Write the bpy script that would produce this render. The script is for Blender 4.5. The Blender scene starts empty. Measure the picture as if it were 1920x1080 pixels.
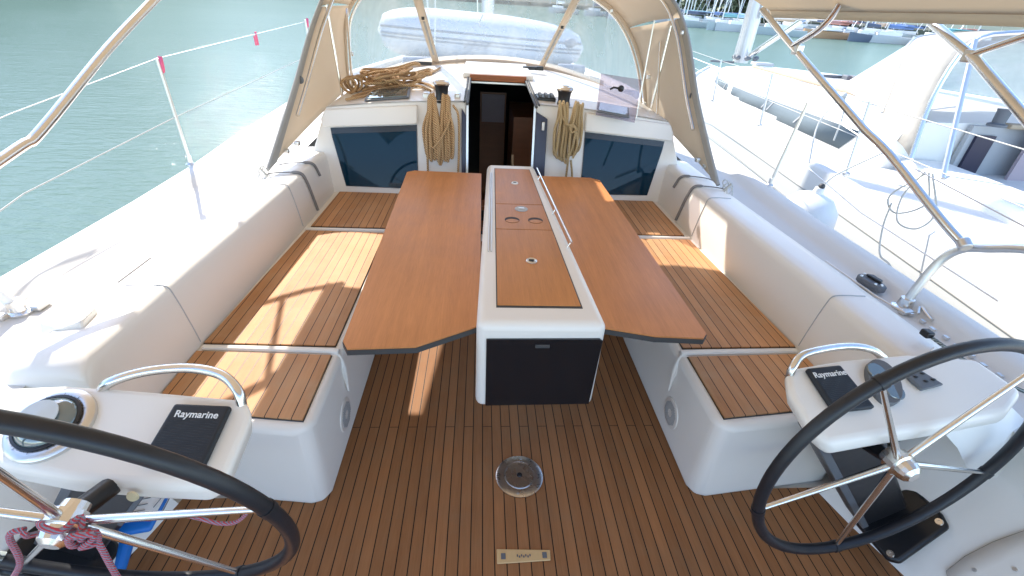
import bpy, bmesh, math, random
from mathutils import Vector, Matrix
PI = math.pi
random.seed(7)
sc = bpy.context.scene
col = sc.collection

# ------------------------------------------------------------------ camera, sky, sun, exposure
TRIM = Matrix.Rotation(-math.radians(1.5), 4, 'X')      # the moored yacht lies trimmed 1.5 degrees by the bow
cam_d = bpy.data.cameras.new('camera'); cam = bpy.data.objects.new('camera', cam_d); col.objects.link(cam)
cam_d.sensor_width = 36; cam_d.lens = 850 / 1920 * 36; cam_d.clip_start = 0.02; cam_d.clip_end = 2000
FW = Vector((0.07417746, 0.85084744, -0.5201503)); RT = Vector((0.99712105, -0.05505483, 0.05214002)); UP = Vector((-0.01572641, 0.52252043, 0.85248172))
cm = Matrix((( RT.x, UP.x, -FW.x, -0.158), (RT.y, UP.y, -FW.y, 0.0), (RT.z, UP.z, -FW.z, 1.65), (0, 0, 0, 1)))
cam.matrix_world = TRIM @ cm
sc.camera = cam
sc.view_settings.view_transform = 'Standard'; sc.view_settings.look = 'None'; sc.view_settings.gamma = 1
sc.view_settings.exposure = 1.97
SUN = (TRIM.to_3x3() @ Vector((-0.60, 1.05, 1.0))).normalized()
w = bpy.data.worlds.new('World'); sc.world = w; w.use_nodes = True
nt = w.node_tree; bg = nt.nodes['Background']
sky = nt.nodes.new('ShaderNodeTexSky'); sky.sky_type = 'NISHITA'; sky.sun_disc = False
sky.sun_elevation = math.asin(SUN.z); sky.sun_rotation = math.atan2(SUN.x, SUN.y)
sky.air_density = .8; sky.dust_density = .35; sky.ozone_density = .25
nt.links.new(sky.outputs[0], bg.inputs[0]); bg.inputs[1].default_value = 0.15
sd = bpy.data.lights.new('sun', 'SUN'); sd.energy = 2.2; sd.angle = math.radians(0.6); sd.color = (1, .93, .82)
so = bpy.data.objects.new('sun', sd); col.objects.link(so); so.rotation_euler = SUN.to_track_quat('Z', 'Y').to_euler(); so.location = (0, 0, 30)

# ------------------------------------------------------------------ helpers
def V(*a): return Vector(a)
def lerp(a, b, t): return a + (b - a) * t
def interp(tab, x):
    if x <= tab[0][0]: return tab[0][1]
    for (a, va), (b, vb) in zip(tab, tab[1:]):
        if x <= b: return lerp(va, vb, (x - a) / (b - a))
    return tab[-1][1]
def smooth(pts, n=6, closed=False):
    P = [Vector(p) for p in pts]; out = []; N = len(P)
    rng = range(N if closed else N - 1)
    for i in rng:
        p0 = P[(i - 1) % N] if closed or i > 0 else P[0] * 2 - P[1]
        p1 = P[i]; p2 = P[(i + 1) % N]
        p3 = P[(i + 2) % N] if closed or i + 2 < N else P[-1] * 2 - P[-2]
        for k in range(n):
            t = k / n
            out.append(0.5 * ((2 * p1) + (p2 - p0) * t + (2 * p0 - 5 * p1 + 4 * p2 - p3) * t * t + (3 * p1 - p0 - 3 * p2 + p3) * t ** 3))
    if not closed: out.append(P[-1])
    return out

class MB:
    def __init__(s): s.v = []; s.f = []
    def add(s, vs, fs):
        n = len(s.v); s.v += [Vector(p) for p in vs]; s.f += [tuple(i + n for i in f) for f in fs]; return s
    def box(s, c, d, rot=None):
        c = Vector(c); vs = []
        for z in (-1, 1):
            for x, y in ((-1, -1), (1, -1), (1, 1), (-1, 1)):
                p = Vector((x * d[0] / 2, y * d[1] / 2, z * d[2] / 2))
                if rot is not None: p = rot @ p
                vs.append(c + p)
        return s.add(vs, [(3, 2, 1, 0), (4, 5, 6, 7), (0, 1, 5, 4), (1, 2, 6, 5), (2, 3, 7, 6), (3, 0, 4, 7)])
    def prism(s, poly, off):                        # poly: 3D loop, off: extrusion vector
        n = len(poly); P = [Vector(p) for p in poly]; off = Vector(off)
        return s.add(P + [p + off for p in P], [tuple(range(n))[::-1], tuple(range(n, 2 * n))] + [(i, (i + 1) % n, n + (i + 1) % n, n + i) for i in range(n)])
    def poly(s, pts): return s.add(pts, [tuple(range(len(pts)))])
    def loft(s, secs, closed=False, cap=False):
        m = len(secs[0]); vs = [p for q in secs for p in q]; fs = []
        for i in range(len(secs) - 1):
            for j in range(m if closed else m - 1):
                k = (j + 1) % m; fs.append((i * m + j, i * m + k, (i + 1) * m + k, (i + 1) * m + j))
        if cap:
            fs.append(tuple(range(m))[::-1]); fs.append(tuple((len(secs) - 1) * m + j for j in range(m)))
        return s.add(vs, fs)
    def tube(s, pts, r, n=8, closed=False):
        P = [Vector(p) for p in pts]; N = len(P); rs = r if isinstance(r, (list, tuple)) else [r] * N
        t0 = (P[1] - P[0]).normalized(); a = t0.cross(Vector((0, 0, 1)))
        if a.length < 1e-3: a = t0.cross(Vector((1, 0, 0)))
        a.normalize(); secs = []
        for i in range(N):
            if closed: t = P[(i + 1) % N] - P[i - 1]
            else: t = P[min(i + 1, N - 1)] - P[max(i - 1, 0)]
            if t.length < 1e-9: t = t0
            t.normalize(); a = a - t * a.dot(t)
            if a.length < 1e-6: a = t.orthogonal()
            a.normalize(); b = t.cross(a)
            secs.append([P[i] + (a * math.cos(2 * PI * k / n) + b * math.sin(2 * PI * k / n)) * rs[i] for k in range(n)])
        if closed: secs.append(secs[0])
        return s.loft(secs, True, not closed)
    def lathe(s, prof, base, axis=(0, 0, 1), n=24):   # prof: (radius, height)
        ax = Vector(axis).normalized(); a = ax.orthogonal().normalized(); b = ax.cross(a); base = Vector(base)
        secs = [[base + ax * h + (a * math.cos(2 * PI * k / n) + b * math.sin(2 * PI * k / n)) * max(r, 1e-4) for k in range(n)] for r, h in prof]
        return s.loft(secs, True, True)
    def ell(s, c, r, n=14, m=9, rot=None):
        c = Vector(c); secs = []
        for i in range(m + 1):
            th = PI * i / m; q = []
            for k in range(n):
                p = Vector((r[0] * math.sin(th) * math.cos(2 * PI * k / n), r[1] * math.sin(th) * math.sin(2 * PI * k / n), r[2] * math.cos(th)))
                q.append(c + (rot @ p if rot is not None else p))
            secs.append(q)
        return s.loft(secs, True)
    def each(s, name, mat, parent=None, **kw):       # one object for every separate piece
        par = list(range(len(s.v)))
        def find(i):
            while par[i] != i: par[i] = par[par[i]]; i = par[i]
            return i
        for f in s.f:
            for i in f[1:]: par[find(i)] = find(f[0])
        groups = {}
        for f in s.f: groups.setdefault(find(f[0]), []).append(f)
        for fs in groups.values():
            ids = sorted({i for f in fs for i in f}); mp = {k: n for n, k in enumerate(ids)}
            o = MB().add([s.v[i] for i in ids], [tuple(mp[i] for i in f) for f in fs]).build(name, mat, parent, **kw)
        return o
    def build(s, name, mat, parent=None, bevel=0, seg=3, ang=40, solid=0, org=None, sub=0):
        me = bpy.data.meshes.new(name)
        o = bpy.data.objects.new(name, me); col.objects.link(o)
        base = Vector((0, 0, 0))
        if parent is not None:
            q = parent
            while q is not None: base += q.location; q = q.parent
        if org is not None:
            o.location = Vector(org) - base; base = Vector(org)
        if parent is not None: o.parent = parent
        me.from_pydata([p - base for p in s.v], [], s.f)
        bm = bmesh.new(); bm.from_mesh(me); bmesh.ops.remove_doubles(bm, verts=bm.verts, dist=1e-5)
        bmesh.ops.recalc_face_normals(bm, faces=bm.faces); bm.to_mesh(me); bm.free()
        me.materials.append(mat)
        for p in me.polygons: p.use_smooth = True
        me.set_sharp_from_angle(angle=math.radians(ang))
        if solid:
            m = o.modifiers.new('s', 'SOLIDIFY'); m.thickness = solid; m.offset = 0
        if bevel:
            m = o.modifiers.new('b', 'BEVEL'); m.width = bevel; m.segments = seg; m.limit_method = 'ANGLE'; m.angle_limit = math.radians(35); m.harden_normals = False
            for p in me.polygons: p.use_smooth = True
        if sub:
            m = o.modifiers.new('u', 'SUBSURF'); m.levels = sub; m.render_levels = sub
        return o
def tag(o, label=None, cat=None, group=None, kind=None):
    if label: o['label'] = label
    if cat: o['category'] = cat
    if group: o['group'] = group
    if kind: o['kind'] = kind
    return o
def thing(name, label, cat, loc=(0, 0, 0), group=None):
    o = bpy.data.objects.new(name, None); col.objects.link(o); o.location = loc; o.empty_display_size = .1
    return tag(o, label, cat, group)
def copy_tree(o, parent=None):
    c = o.copy(); col.objects.link(c)
    if parent is not None: c.parent = parent
    for ch in [x for x in bpy.data.objects if x.parent == o]: copy_tree(ch, c)
    return c

# ------------------------------------------------------------------ materials
def nmat(name):
    m = bpy.data.materials.new(name); m.use_nodes = True; t = m.node_tree
    return m, t, t.nodes['Principled BSDF']
def mth(t, op, a, b=None, c=None):
    n = t.nodes.new('ShaderNodeMath'); n.operation = op
    for i, x in enumerate((a, b, c)):
        if x is None: continue
        if isinstance(x, (int, float)): n.inputs[i].default_value = x
        else: t.links.new(x, n.inputs[i])
    return n.outputs[0]
def mixc(t, f, a, b):
    n = t.nodes.new('ShaderNodeMix'); n.data_type = 'RGBA'
    for k, x in ((0, f), (6, a), (7, b)):
        if isinstance(x, (int, float)): n.inputs[k].default_value = x
        elif isinstance(x, tuple): n.inputs[k].default_value = (*x, 1)
        else: t.links.new(x, n.inputs[k])
    return n.outputs[2]
def objco(t, scale=(1, 1, 1)):
    tc = t.nodes.new('ShaderNodeTexCoord'); mp = t.nodes.new('ShaderNodeMapping'); mp.inputs['Scale'].default_value = scale
    t.links.new(tc.outputs['Object'], mp.inputs[0]); return mp.outputs[0]
def noise(t, co, s, d=3, r=.5):
    n = t.nodes.new('ShaderNodeTexNoise'); n.inputs['Scale'].default_value = s; n.inputs['Detail'].default_value = d; n.inputs['Roughness'].default_value = r
    t.links.new(co, n.inputs['Vector']); return n.outputs[0]
def bump(t, b, h, s, d):
    n = t.nodes.new('ShaderNodeBump'); n.inputs['Strength'].default_value = s; n.inputs['Distance'].default_value = d
    t.links.new(h, n.inputs['Height']); t.links.new(n.outputs[0], b.inputs['Normal'])
def simple(name, c, rough=.5, metal=0, var=.12, ns=8, bs=0, bd=.002, bns=60, coat=0, co_scale=(1, 1, 1), spec=None):
    m, t, b = nmat(name); co = objco(t, co_scale); f = noise(t, co, ns, 4)
    lo = tuple(x * (1 - var) for x in c); hi = tuple(min(1, x * (1 + var)) for x in c)
    t.links.new(mixc(t, f, lo, hi), b.inputs['Base Color']); b.inputs['Metallic'].default_value = metal
    r = mth(t, 'MULTIPLY_ADD', noise(t, co, ns * 3, 3), .25 * rough, rough * .87); t.links.new(r, b.inputs['Roughness'])
    if coat: b.inputs['Coat Weight'].default_value = coat; b.inputs['Coat Roughness'].default_value = .08
    if spec is not None: b.inputs['Specular IOR Level'].default_value = spec
    if bs: bump(t, b, noise(t, co, bns, 3), bs, bd)
    return m
M = {}
M['gel'] = simple('white_gelcoat', (.80, .765, .71), .32, var=.025, ns=2.5, bs=.04, bd=.01, bns=3)
M['deck'] = simple('white_deck', (.67, .645, .60), .6, spec=.25, var=.03, ns=4, bs=.15, bd=.002, bns=300)
M['gel2'] = simple('cool_white_gelcoat', (.86, .835, .785), .4, var=.04, ns=2, spec=.3)
M['hullw'] = simple('hull_white', (.56, .57, .56), .5, var=.05, ns=1, spec=.2)
M['steel'] = simple('stainless_steel', (.78, .76, .73), .24, metal=1, var=.08, ns=20)
M['satin'] = simple('satin_steel', (.70, .69, .67), .35, metal=1, var=.08, ns=20)
M['alu'] = simple('mast_aluminium', (.62, .63, .63), .4, metal=.6, var=.06, ns=6)
M['black'] = simple('black_plastic', (.012, .013, .016), .35, var=.3, ns=20)
M['seal'] = simple('dark_grey_seal', (.05, .05, .052), .6, var=.2)
M['leather'] = simple('black_leather', (.013, .015, .02), .42, var=.3, ns=30, bs=.25, bd=.001, bns=400)
M['panel'] = simple('black_gloss_panel', (.008, .010, .013), .12, var=.2, spec=.5)
M['greyp'] = simple('grey_plastic', (.12, .13, .145), .5, var=.15)
M['cover'] = simple('navy_black_cover', (.012, .016, .022), .55, var=.3, ns=15)
M['canvas'] = simple('beige_canvas', (.54, .465, .375), .9, var=.07, ns=3, bs=.35, bd=.0015, bns=500)
M['canvas2'] = simple('dark_beige_canvas', (.38, .32, .25), .9, var=.06, ns=3, bs=.35, bd=.0015, bns=500)
def translucent(m, c, f):
    t = m.node_tree; out = t.nodes['Material Output']; b = t.nodes['Principled BSDF']; tr = t.nodes.new('ShaderNodeBsdfTranslucent'); tr.inputs[0].default_value = (*c, 1)
    mx = t.nodes.new('ShaderNodeMixShader'); mx.inputs[0].default_value = f; t.links.new(b.outputs[0], mx.inputs[1]); t.links.new(tr.outputs[0], mx.inputs[2]); t.links.new(mx.outputs[0], out.inputs[0])
translucent(M['canvas'], (.80, .69, .56), .44); translucent(M['canvas2'], (.84, .72, .56), .56)
M['cream'] = simple('cream_canvas', (.40, .375, .33), .9, var=.10, ns=1.5, bs=.8, bd=.05, bns=2.5)
M['greyc'] = simple('grey_binding', (.33, .32, .30), .9, var=.08)
M['greystrap'] = simple('grey_strap', (.21, .2, .195), .8, var=.15, ns=30)
M['white'] = simple('white_paint', (.78, .78, .77), .4, var=.03)
M['whiterope'] = simple('white_rope', (.55, .54, .5), .85, var=.15, ns=60)
M['navy'] = simple('navy_door', (.018, .016, .045), .3, var=.2)
M['fenderw'] = simple('white_fender', (.72, .73, .73), .45, var=.03)
M['pvc'] = simple('light_grey_rubber', (.60, .63, .66), .5, var=.04, ns=3, bs=.1, bd=.01, bns=4)
M['pvc2'] = simple('grey_rubber_strake', (.28, .31, .35), .6, var=.08)
M['yellow'] = simple('weathered_teak_rail', (.42, .33, .23), .8, var=.2, ns=12)
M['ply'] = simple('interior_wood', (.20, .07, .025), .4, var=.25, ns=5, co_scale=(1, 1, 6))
M['plyl'] = simple('interior_light_panel', (.30, .24, .27), .5, var=.1)
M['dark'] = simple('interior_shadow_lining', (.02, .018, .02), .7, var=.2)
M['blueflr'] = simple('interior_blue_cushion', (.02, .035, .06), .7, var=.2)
M['orange'] = simple('orange_fabric', (.65, .16, .06), .7, var=.1)
M['blue'] = simple('blue_plastic', (.01, .16, .55), .4, var=.1)
M['pink'] = simple('pink_tape', (.85, .12, .22), .6, var=.1)
M['plate'] = simple('maple_plate', (.62, .42, .20), .5, var=.08, ns=10, co_scale=(6, 1, 1))
M['yellowlamp'] = simple('cream_button', (.62, .55, .36), .4, var=.05)
M['chartw'] = simple('compass_card', (.55, .58, .58), .3, var=.1, ns=30)
M['cup'] = simple('cup_hole_shade', (.03, .018, .014), .6)
M['mauve'] = simple('mauve_curtain', (.42, .34, .36), .8, var=.06)
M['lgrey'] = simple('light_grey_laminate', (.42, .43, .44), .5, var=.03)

def teak(name, c, w=.0427, seam=True, sw=.0019, joints=True, rot=0, grain=1.0, ofs=0.0, seamc=(.012, .010, .010)):
    m, t, b = nmat(name); tc = t.nodes.new('ShaderNodeTexCoord'); sp = t.nodes.new('ShaderNodeSeparateXYZ')
    t.links.new(tc.outputs['Object'], sp.inputs[0]); x = sp.outputs[0]; y = sp.outputs[1]
    if rot: x, y = y, x
    u = mth(t, 'ADD', mth(t, 'DIVIDE', x, w), 50.0 + ofs); idx = mth(t, 'FLOOR', u); fr = mth(t, 'FRACT', u)
    wn = t.nodes.new('ShaderNodeTexWhiteNoise'); wn.noise_dimensions = '1D'; t.links.new(idx, wn.inputs['W'])
    mp = t.nodes.new('ShaderNodeMapping'); t.links.new(tc.outputs['Object'], mp.inputs[0])
    mp.inputs['Scale'].default_value = (1, .05, 1) if not rot else (.05, 1, 1)
    cmb = t.nodes.new('ShaderNodeCombineXYZ'); t.links.new(mth(t, 'MULTIPLY', wn.outputs[0], 9 if seam else 0), cmb.inputs[1]); t.links.new(cmb.outputs[0], mp.inputs['Location'])
    g1 = noise(t, mp.outputs[0], 220, 6, .65); g2 = noise(t, mp.outputs[0], 32, 4, .6)
    big = noise(t, tc.outputs['Object'], 2.2, 3, .6)
    k = mth(t, 'ADD', mth(t, 'MULTIPLY', g1, .45 * grain), mth(t, 'ADD', mth(t, 'MULTIPLY', g2, .45 * grain), mth(t, 'MULTIPLY', big, .38)))
    if seam: k = mth(t, 'ADD', k, mth(t, 'MULTIPLY', mth(t, 'SUBTRACT', wn.outputs[0], .5), .26))
    rp = t.nodes.new('ShaderNodeValToRGB'); e = rp.color_ramp.elements
    a = .58 - .42 * 1; e[0].position = .28; e[1].position = 1.0
    e[0].color = (c[0] * .60, c[1] * .55, c[2] * .50, 1); e[1].color = (c[0] * 1.35, c[1] * 1.38, c[2] * 1.42, 1)
    t.links.new(k, rp.inputs[0]); cc = rp.outputs[0]
    if seam: cc = mixc(t, mth(t, 'MULTIPLY', mth(t, 'POWER', noise(t, tc.outputs['Object'], 5.5, 5, .7), 3.0), 1.3), cc, (c[0] * .72, c[1] * 1.05, c[2] * 1.5))
    h = mth(t, 'MULTIPLY', g1, .12)
    if seam:
        d = mth(t, 'MULTIPLY', mth(t, 'MINIMUM', fr, mth(t, 'SUBTRACT', 1.0, fr)), w)
        msk = mth(t, 'LESS_THAN', d, sw)
        if joints:
            par = mth(t, 'MODULO', idx, 2.0)
            j1 = mth(t, 'MULTIPLY', mth(t, 'LESS_THAN', mth(t, 'ABSOLUTE', mth(t, 'SUBTRACT', y, 1.462)), .0014), par)
            j2 = mth(t, 'MULTIPLY', mth(t, 'LESS_THAN', mth(t, 'ABSOLUTE', mth(t, 'SUBTRACT', y, 2.55)), .002), mth(t, 'SUBTRACT', 1.0, par))
            msk = mth(t, 'MAXIMUM', msk, mth(t, 'MAXIMUM', j1, j2))
        cc = mixc(t, msk, cc, seamc); h = mth(t, 'SUBTRACT', h, msk)
        rr = mth(t, 'MULTIPLY_ADD', msk, -.15, .62)
    else: rr = mth(t, 'MULTIPLY_ADD', big, .35, .22)
    t.links.new(cc, b.inputs['Base Color']); t.links.new(rr, b.inputs['Roughness'])
    bump(t, b, h, .35 if seam else .08, .0015); b.inputs['Specular IOR Level'].default_value = .22 if seam else .32
    return m
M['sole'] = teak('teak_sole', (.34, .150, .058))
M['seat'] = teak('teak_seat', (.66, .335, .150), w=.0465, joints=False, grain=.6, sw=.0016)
M['table'] = teak('table_veneer', (.62, .265, .098), seam=False, grain=.8)
M['lid'] = teak('lid_veneer', (.55, .23, .07), seam=False, grain=.8)
M['teaktrim'] = teak('teak_trim', (.40, .13, .045), seam=False, rot=1)

def rope_mat(name, c, c2=None, s=140):
    m, t, b = nmat(name); co = objco(t, (1, 1, 1)); v = t.nodes.new('ShaderNodeTexVoronoi'); v.inputs['Scale'].default_value = s; t.links.new(co, v.inputs['Vector'])
    wv = t.nodes.new('ShaderNodeTexWave'); wv.inputs['Scale'].default_value = s * .35; wv.inputs['Distortion'].default_value = 3; wv.bands_direction = 'DIAGONAL'; t.links.new(co, wv.inputs['Vector'])
    f = mth(t, 'MULTIPLY', wv.outputs[1], mth(t, 'ADD', v.outputs[0], .35))
    if c2: f = mth(t, 'GREATER_THAN', wv.outputs[1], .6)
    t.links.new(mixc(t, f, c2 or tuple(x * .45 for x in c), c), b.inputs['Base Color']); b.inputs['Roughness'].default_value = .85
    bump(t, b, wv.outputs[1], .6, .003); return m
M['rope'] = rope_mat('tan_rope', (.66, .44, .23), (.26, .14, .06), 110)
M['rope2'] = rope_mat('olive_tan_rope', (.60, .44, .24), (.24, .16, .07), 110)
M['redrope'] = rope_mat('red_flecked_rope', (.50, .05, .07), (.26, .24, .30), 230)
M['greyrope'] = rope_mat('grey_flecked_rope', (.35, .4, .4), (.08, .1, .1), 160)
def glass(name, c, rough=.04, tr=.35, streak=0, tint=(.9, .95, .95), haze=.12):
    m, t, b = nmat(name); t.nodes.remove(b); out = t.nodes['Material Output']
    tp = t.nodes.new('ShaderNodeBsdfTransparent'); tp.inputs[0].default_value = (*tint, 1)
    gl = t.nodes.new('ShaderNodeBsdfPrincipled'); gl.inputs['Base Color'].default_value = (*c, 1); gl.inputs['Roughness'].default_value = rough
    mx = t.nodes.new('ShaderNodeMixShader'); f = haze
    if streak:
        co = objco(t, (1.7, 1.7, .22)); n = noise(t, co, 2.6, 3, .5)
        f = mth(t, 'MULTIPLY_ADD', mth(t, 'POWER', n, 2.2), streak, haze)
        t.links.new(f, mx.inputs[0])
    else: mx.inputs[0].default_value = f
    t.links.new(tp.outputs[0], mx.inputs[1]); t.links.new(gl.outputs[0], mx.inputs[2]); t.links.new(mx.outputs[0], out.inputs[0])
    return m
M['vinyl'] = glass('clear_vinyl', (.76, .80, .82), .22, streak=.85, tint=(.94, .97, .98), haze=.15)
M['vinyl2'] = glass('clouded_vinyl', (.78, .79, .83), .3, streak=.5, tint=(.95, .96, .98), haze=.35)
M['smoke'] = glass('smoked_acrylic', (.42, .38, .43), .08, tint=(.84, .80, .84), haze=.22)
m, t, b = nmat('dark_window_glass'); b.inputs['Base Color'].default_value = (.004, .026, .048, 1); b.inputs['Roughness'].default_value = .03; b.inputs['IOR'].default_value = 1.28; M['glass'] = m
M['winframe'] = simple('black_window_surround', (.012, .011, .012), .2, var=.2)
m, t, b = nmat('hatch_glass'); b.inputs['Base Color'].default_value = (.10, .14, .15, 1); b.inputs['Roughness'].default_value = .05; b.inputs['IOR'].default_value = 2.2; M['hglass'] = m
M['nwin'] = simple('grey_tinted_window', (.13, .165, .185), .6, var=.12, ns=1.5, spec=.15)
m, t, b = nmat('harbour_water'); co = objco(t, (1, 1, 1)); t.nodes.remove(b); out = t.nodes['Material Output']
n1 = noise(t, objco(t, (1.0, 2.6, 1)), 2.4, 5, .6); n2 = noise(t, objco(t, (.8, 2.4, 1)), .45, 4, .6); n3 = noise(t, objco(t, (.6, 1.6, 1)), .11, 3, .5); big = noise(t, co, .05, 3)
hgt = mth(t, 'ADD', mth(t, 'MULTIPLY', n1, .75), mth(t, 'ADD', n2, mth(t, 'MULTIPLY', n3, 1.2)))
bn = t.nodes.new('ShaderNodeBump'); bn.inputs['Strength'].default_value = .8; bn.inputs['Distance'].default_value = .055; t.links.new(hgt, bn.inputs['Height'])
df = t.nodes.new('ShaderNodeBsdfDiffuse'); gl = t.nodes.new('ShaderNodeBsdfGlossy'); gl.inputs['Roughness'].default_value = .05; gl.inputs[0].default_value = (.95, .97, .93, 1)
t.links.new(mixc(t, big, (.108, .172, .140), (.150, .215, .182)), df.inputs[0])
fr = t.nodes.new('ShaderNodeFresnel'); fr.inputs[0].default_value = 1.33
for q in (df, gl, fr): t.links.new(bn.outputs[0], q.inputs['Normal'])
mx = t.nodes.new('ShaderNodeMixShader'); t.links.new(mth(t, 'MINIMUM', mth(t, 'MULTIPLY', fr.outputs[0], .6), .26), mx.inputs[0]); t.links.new(df.outputs[0], mx.inputs[1]); t.links.new(gl.outputs[0], mx.inputs[2]); t.links.new(mx.outputs[0], out.inputs[0]); M['water'] = m
def leafmat(name, c):
    m, t, b = nmat(name); n = noise(t, objco(t), .9, 5, .7); t.links.new(mixc(t, n, tuple(x * .5 for x in c), tuple(x * 1.6 for x in c)), b.inputs['Base Color']); b.inputs['Roughness'].default_value = .7; return m
M['leaf'] = leafmat('foliage', (.15, .17, .09)); M['leaf2'] = leafmat('foliage_dark', (.075, .11, .05)); M['bark'] = simple('bark', (.10, .07, .05), .9, var=.3)
M['ground'] = simple('quay_ground', (.13, .13, .10), 1, var=.2, ns=.4, spec=.05)

# ------------------------------------------------------------------ hull, deck and cabin shape functions (yacht frame: x starboard, y forward, z up, sole at 0)
HB = [(-2.0, 1.95), (1.2, 2.02), (2.5, 2.05), (3.6, 2.08), (5.2, 2.06), (6.5, 1.92), (8, 1.55), (10, .9), (12, .06)]
def hb(y, side): return interp(HB, y) - (.13 * max(0, min(1, (8 - y) / 3)) if side > 0 else 0)
def dz(y): return .62 + .20 * max(0, y - 2.8) / 3.5 if y < 6.3 else .82 + (y - 6.3) * .04
XE = [(3.3, 1.27), (4.4, 1.22), (5.2, 1.10), (6.5, .88), (8, .62), (9.3, .35)]
def xe(y): return interp(XE, y)
ZC = [(3.3, 1.075), (4.4, 1.13), (5.4, 1.15), (6.4, 1.10), (8, .98), (9.3, .94)]
def zt(x, y):
    a = min(1, abs(x) / xe(y)); return interp(ZC, y) - .085 * a * a
yacht = thing('sailing_yacht', 'white sailing yacht whose teak laid cockpit fills the photo', 'yacht', (0, 0, 0))
ys = [-1.6, -.8, 0, .6, 1.2, 1.8, 2.4, 3, 3.6, 4.2, 4.8, 5.4, 6, 6.6, 7.4, 8.2, 9, 10, 11, 12]
mb = MB()
for s in (-1, 1):
    secs = []
    for y in ys:
        h = hb(y, s); z = dz(y); k = max(.05, h - .1)
        secs.append([V(s * h, y, z), V(s * (h + .005), y, z - .05), V(s * h, y, z - .2), V(s * h * .97, y, -.4), V(s * h * .9, y, -1.3), V(s * h * .5, y, -1.7)])
    mb.loft(secs)
mb.build('hull', M['hullw'], yacht)
mb = MB()
for s in (-1, 1):
    secs = []
    for y in ys:
        h = hb(y, s); z = dz(y); i = 1.50 if y < 6.2 else 0
        i = min(i, h - .25) if h > .3 else 0
        secs.append([V(s * i, y, z + .002), V(s * (h - .21), y, z), V(s * (h - .17), y, z + .012), V(s * (h - .15), y, z + .045), V(s * (h - .10), y, z + .062), V(s * (h - .04), y, z + .058), V(s * (h + .002), y, z + .03), V(s * (h + .006), y, z - .05)])
    mb.loft(secs)
mb.build('side_deck', M['deck'], yacht, ang=60)
mb = MB(); secs = []
for y in [6.1, 6.6, 7.4, 8.2, 9, 10, 11, 12]:
    h = interp(HB, y); i = min(1.5, h - .25) if h > .3 else .02; z = dz(y); secs.append([V(-i - .02, y, z - .002), V(0, y, z + .05 * i), V(i + .02, y, z - .002)])
mb.loft(secs); mb.build('foredeck', M['deck'], yacht)

# coaming: cross-section swept along the cockpit (one each side)
CS = [(1.285, .36), (1.29, .43), (1.298, .50), (1.312, .60), (1.322, .655), (1.329, .683), (1.345, .697), (1.40, .700), (1.48, .697), (1.53, .688), (1.56, .665), (1.585, .618)]
for s in (-1, 1):
    secs = []
    for y in [1.08, 1.1, 1.14, 1.3, 1.7, 2.2, 2.6, 2.9, 3.2, 3.45, 3.56]:
        dx = 0.0 if y < 1.6 else -.03 * min(1, (y - 1.6) / 1.2)
        rz = {1.08: -.05, 1.1: -.02}.get(y, 0)
        secs.append([V(s * (px + dx), y, pz + (rz if pz > .5 else 0)) for px, pz in CS])
    MB().loft(secs, cap=True).build('coaming', M['gel'], yacht, ang=50)
    # helm-side moulding aft of the seats, sloping up and outboard to the deck
    secs = []
    for y, a in ((-1.2, 1.42), (0, 1.42), (.55, 1.41), (.75, 1.38), (.95, 1.31), (1.1, 1.27)):
        secs.append([V(s * a, y, -.01), V(s * (a + .015), y, .03), V(s * (a + .06), y, .10), V(s * (a + .17), y, .24), V(s * (a + .26), y, .40), V(s * (a + .33), y, .54), V(s * (a + .39), y, .60), V(s * (a + .46), y, .622), V(s * 1.88, y, .623)])
    MB().loft(secs).build('helm_moulding', M['gel2'], yacht, ang=70)
    # groove lines in the seat backs
    for y in (1.535, 2.70):
        dx = 0.0 if y < 1.6 else -.03 * min(1, (y - 1.6) / 1.2)
        pts = smooth([V(s * (px + dx - (.001 if pz < .7 else 0)), y + (.0 if pz < .7 else .0), pz + .001) for px, pz in CS[1:9]], 3)
        MB().tube(pts, .0026, 6).build('seat_back_groove', M['lgrey'], yacht)
# raised wedge shaped to shade like a recess in the port coaming; starboard lid line
MB().add([V(-1.60, 1.30, .700), V(-1.50, 1.36, .706), V(-1.455, 1.355, .722), V(-1.44, 1.27, .722), V(-1.50, 1.25, .700), V(-1.60, 1.28, .66), V(-1.44, 1.26, .66), V(-1.455, 1.37, .66)], [(0, 1, 2, 3, 4), (0, 4, 5), (4, 3, 6, 5), (3, 2, 7, 6), (2, 1, 0, 5, 7)]).build('recess_shade_wedge', M['gel'], yacht, bevel=.008)
MB().tube([V(1.545, 2.45, .665), V(1.545, 1.6, .665)], .003, 5).build('locker_seam', M['greystrap'], yacht)
MB().tube([V(-1.515, 1.75, .70), V(-1.515, 1.55, .70)], .003, 5).build('locker_seam', M['greystrap'], yacht)

# sole
MB().box((0, .8, -.06), (3.6, 5.6, .10)).build('sole_moulding', M['gel2'], yacht)
sole = [(-.74, 3.44), (-.74, 1.12), (-1.27, 1.12), (-1.30, 1.0), (-1.41, .72), (-1.41, -1.0), (1.41, -1.0), (1.41, .72), (1.30, 1.0), (1.27, 1.12), (.74, 1.12), (.74, 3.44)]
MB().prism([V(x, y, -.009) for x, y in sole], (0, 0, .009)).build('teak_sole', M['sole'], yacht)

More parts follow.
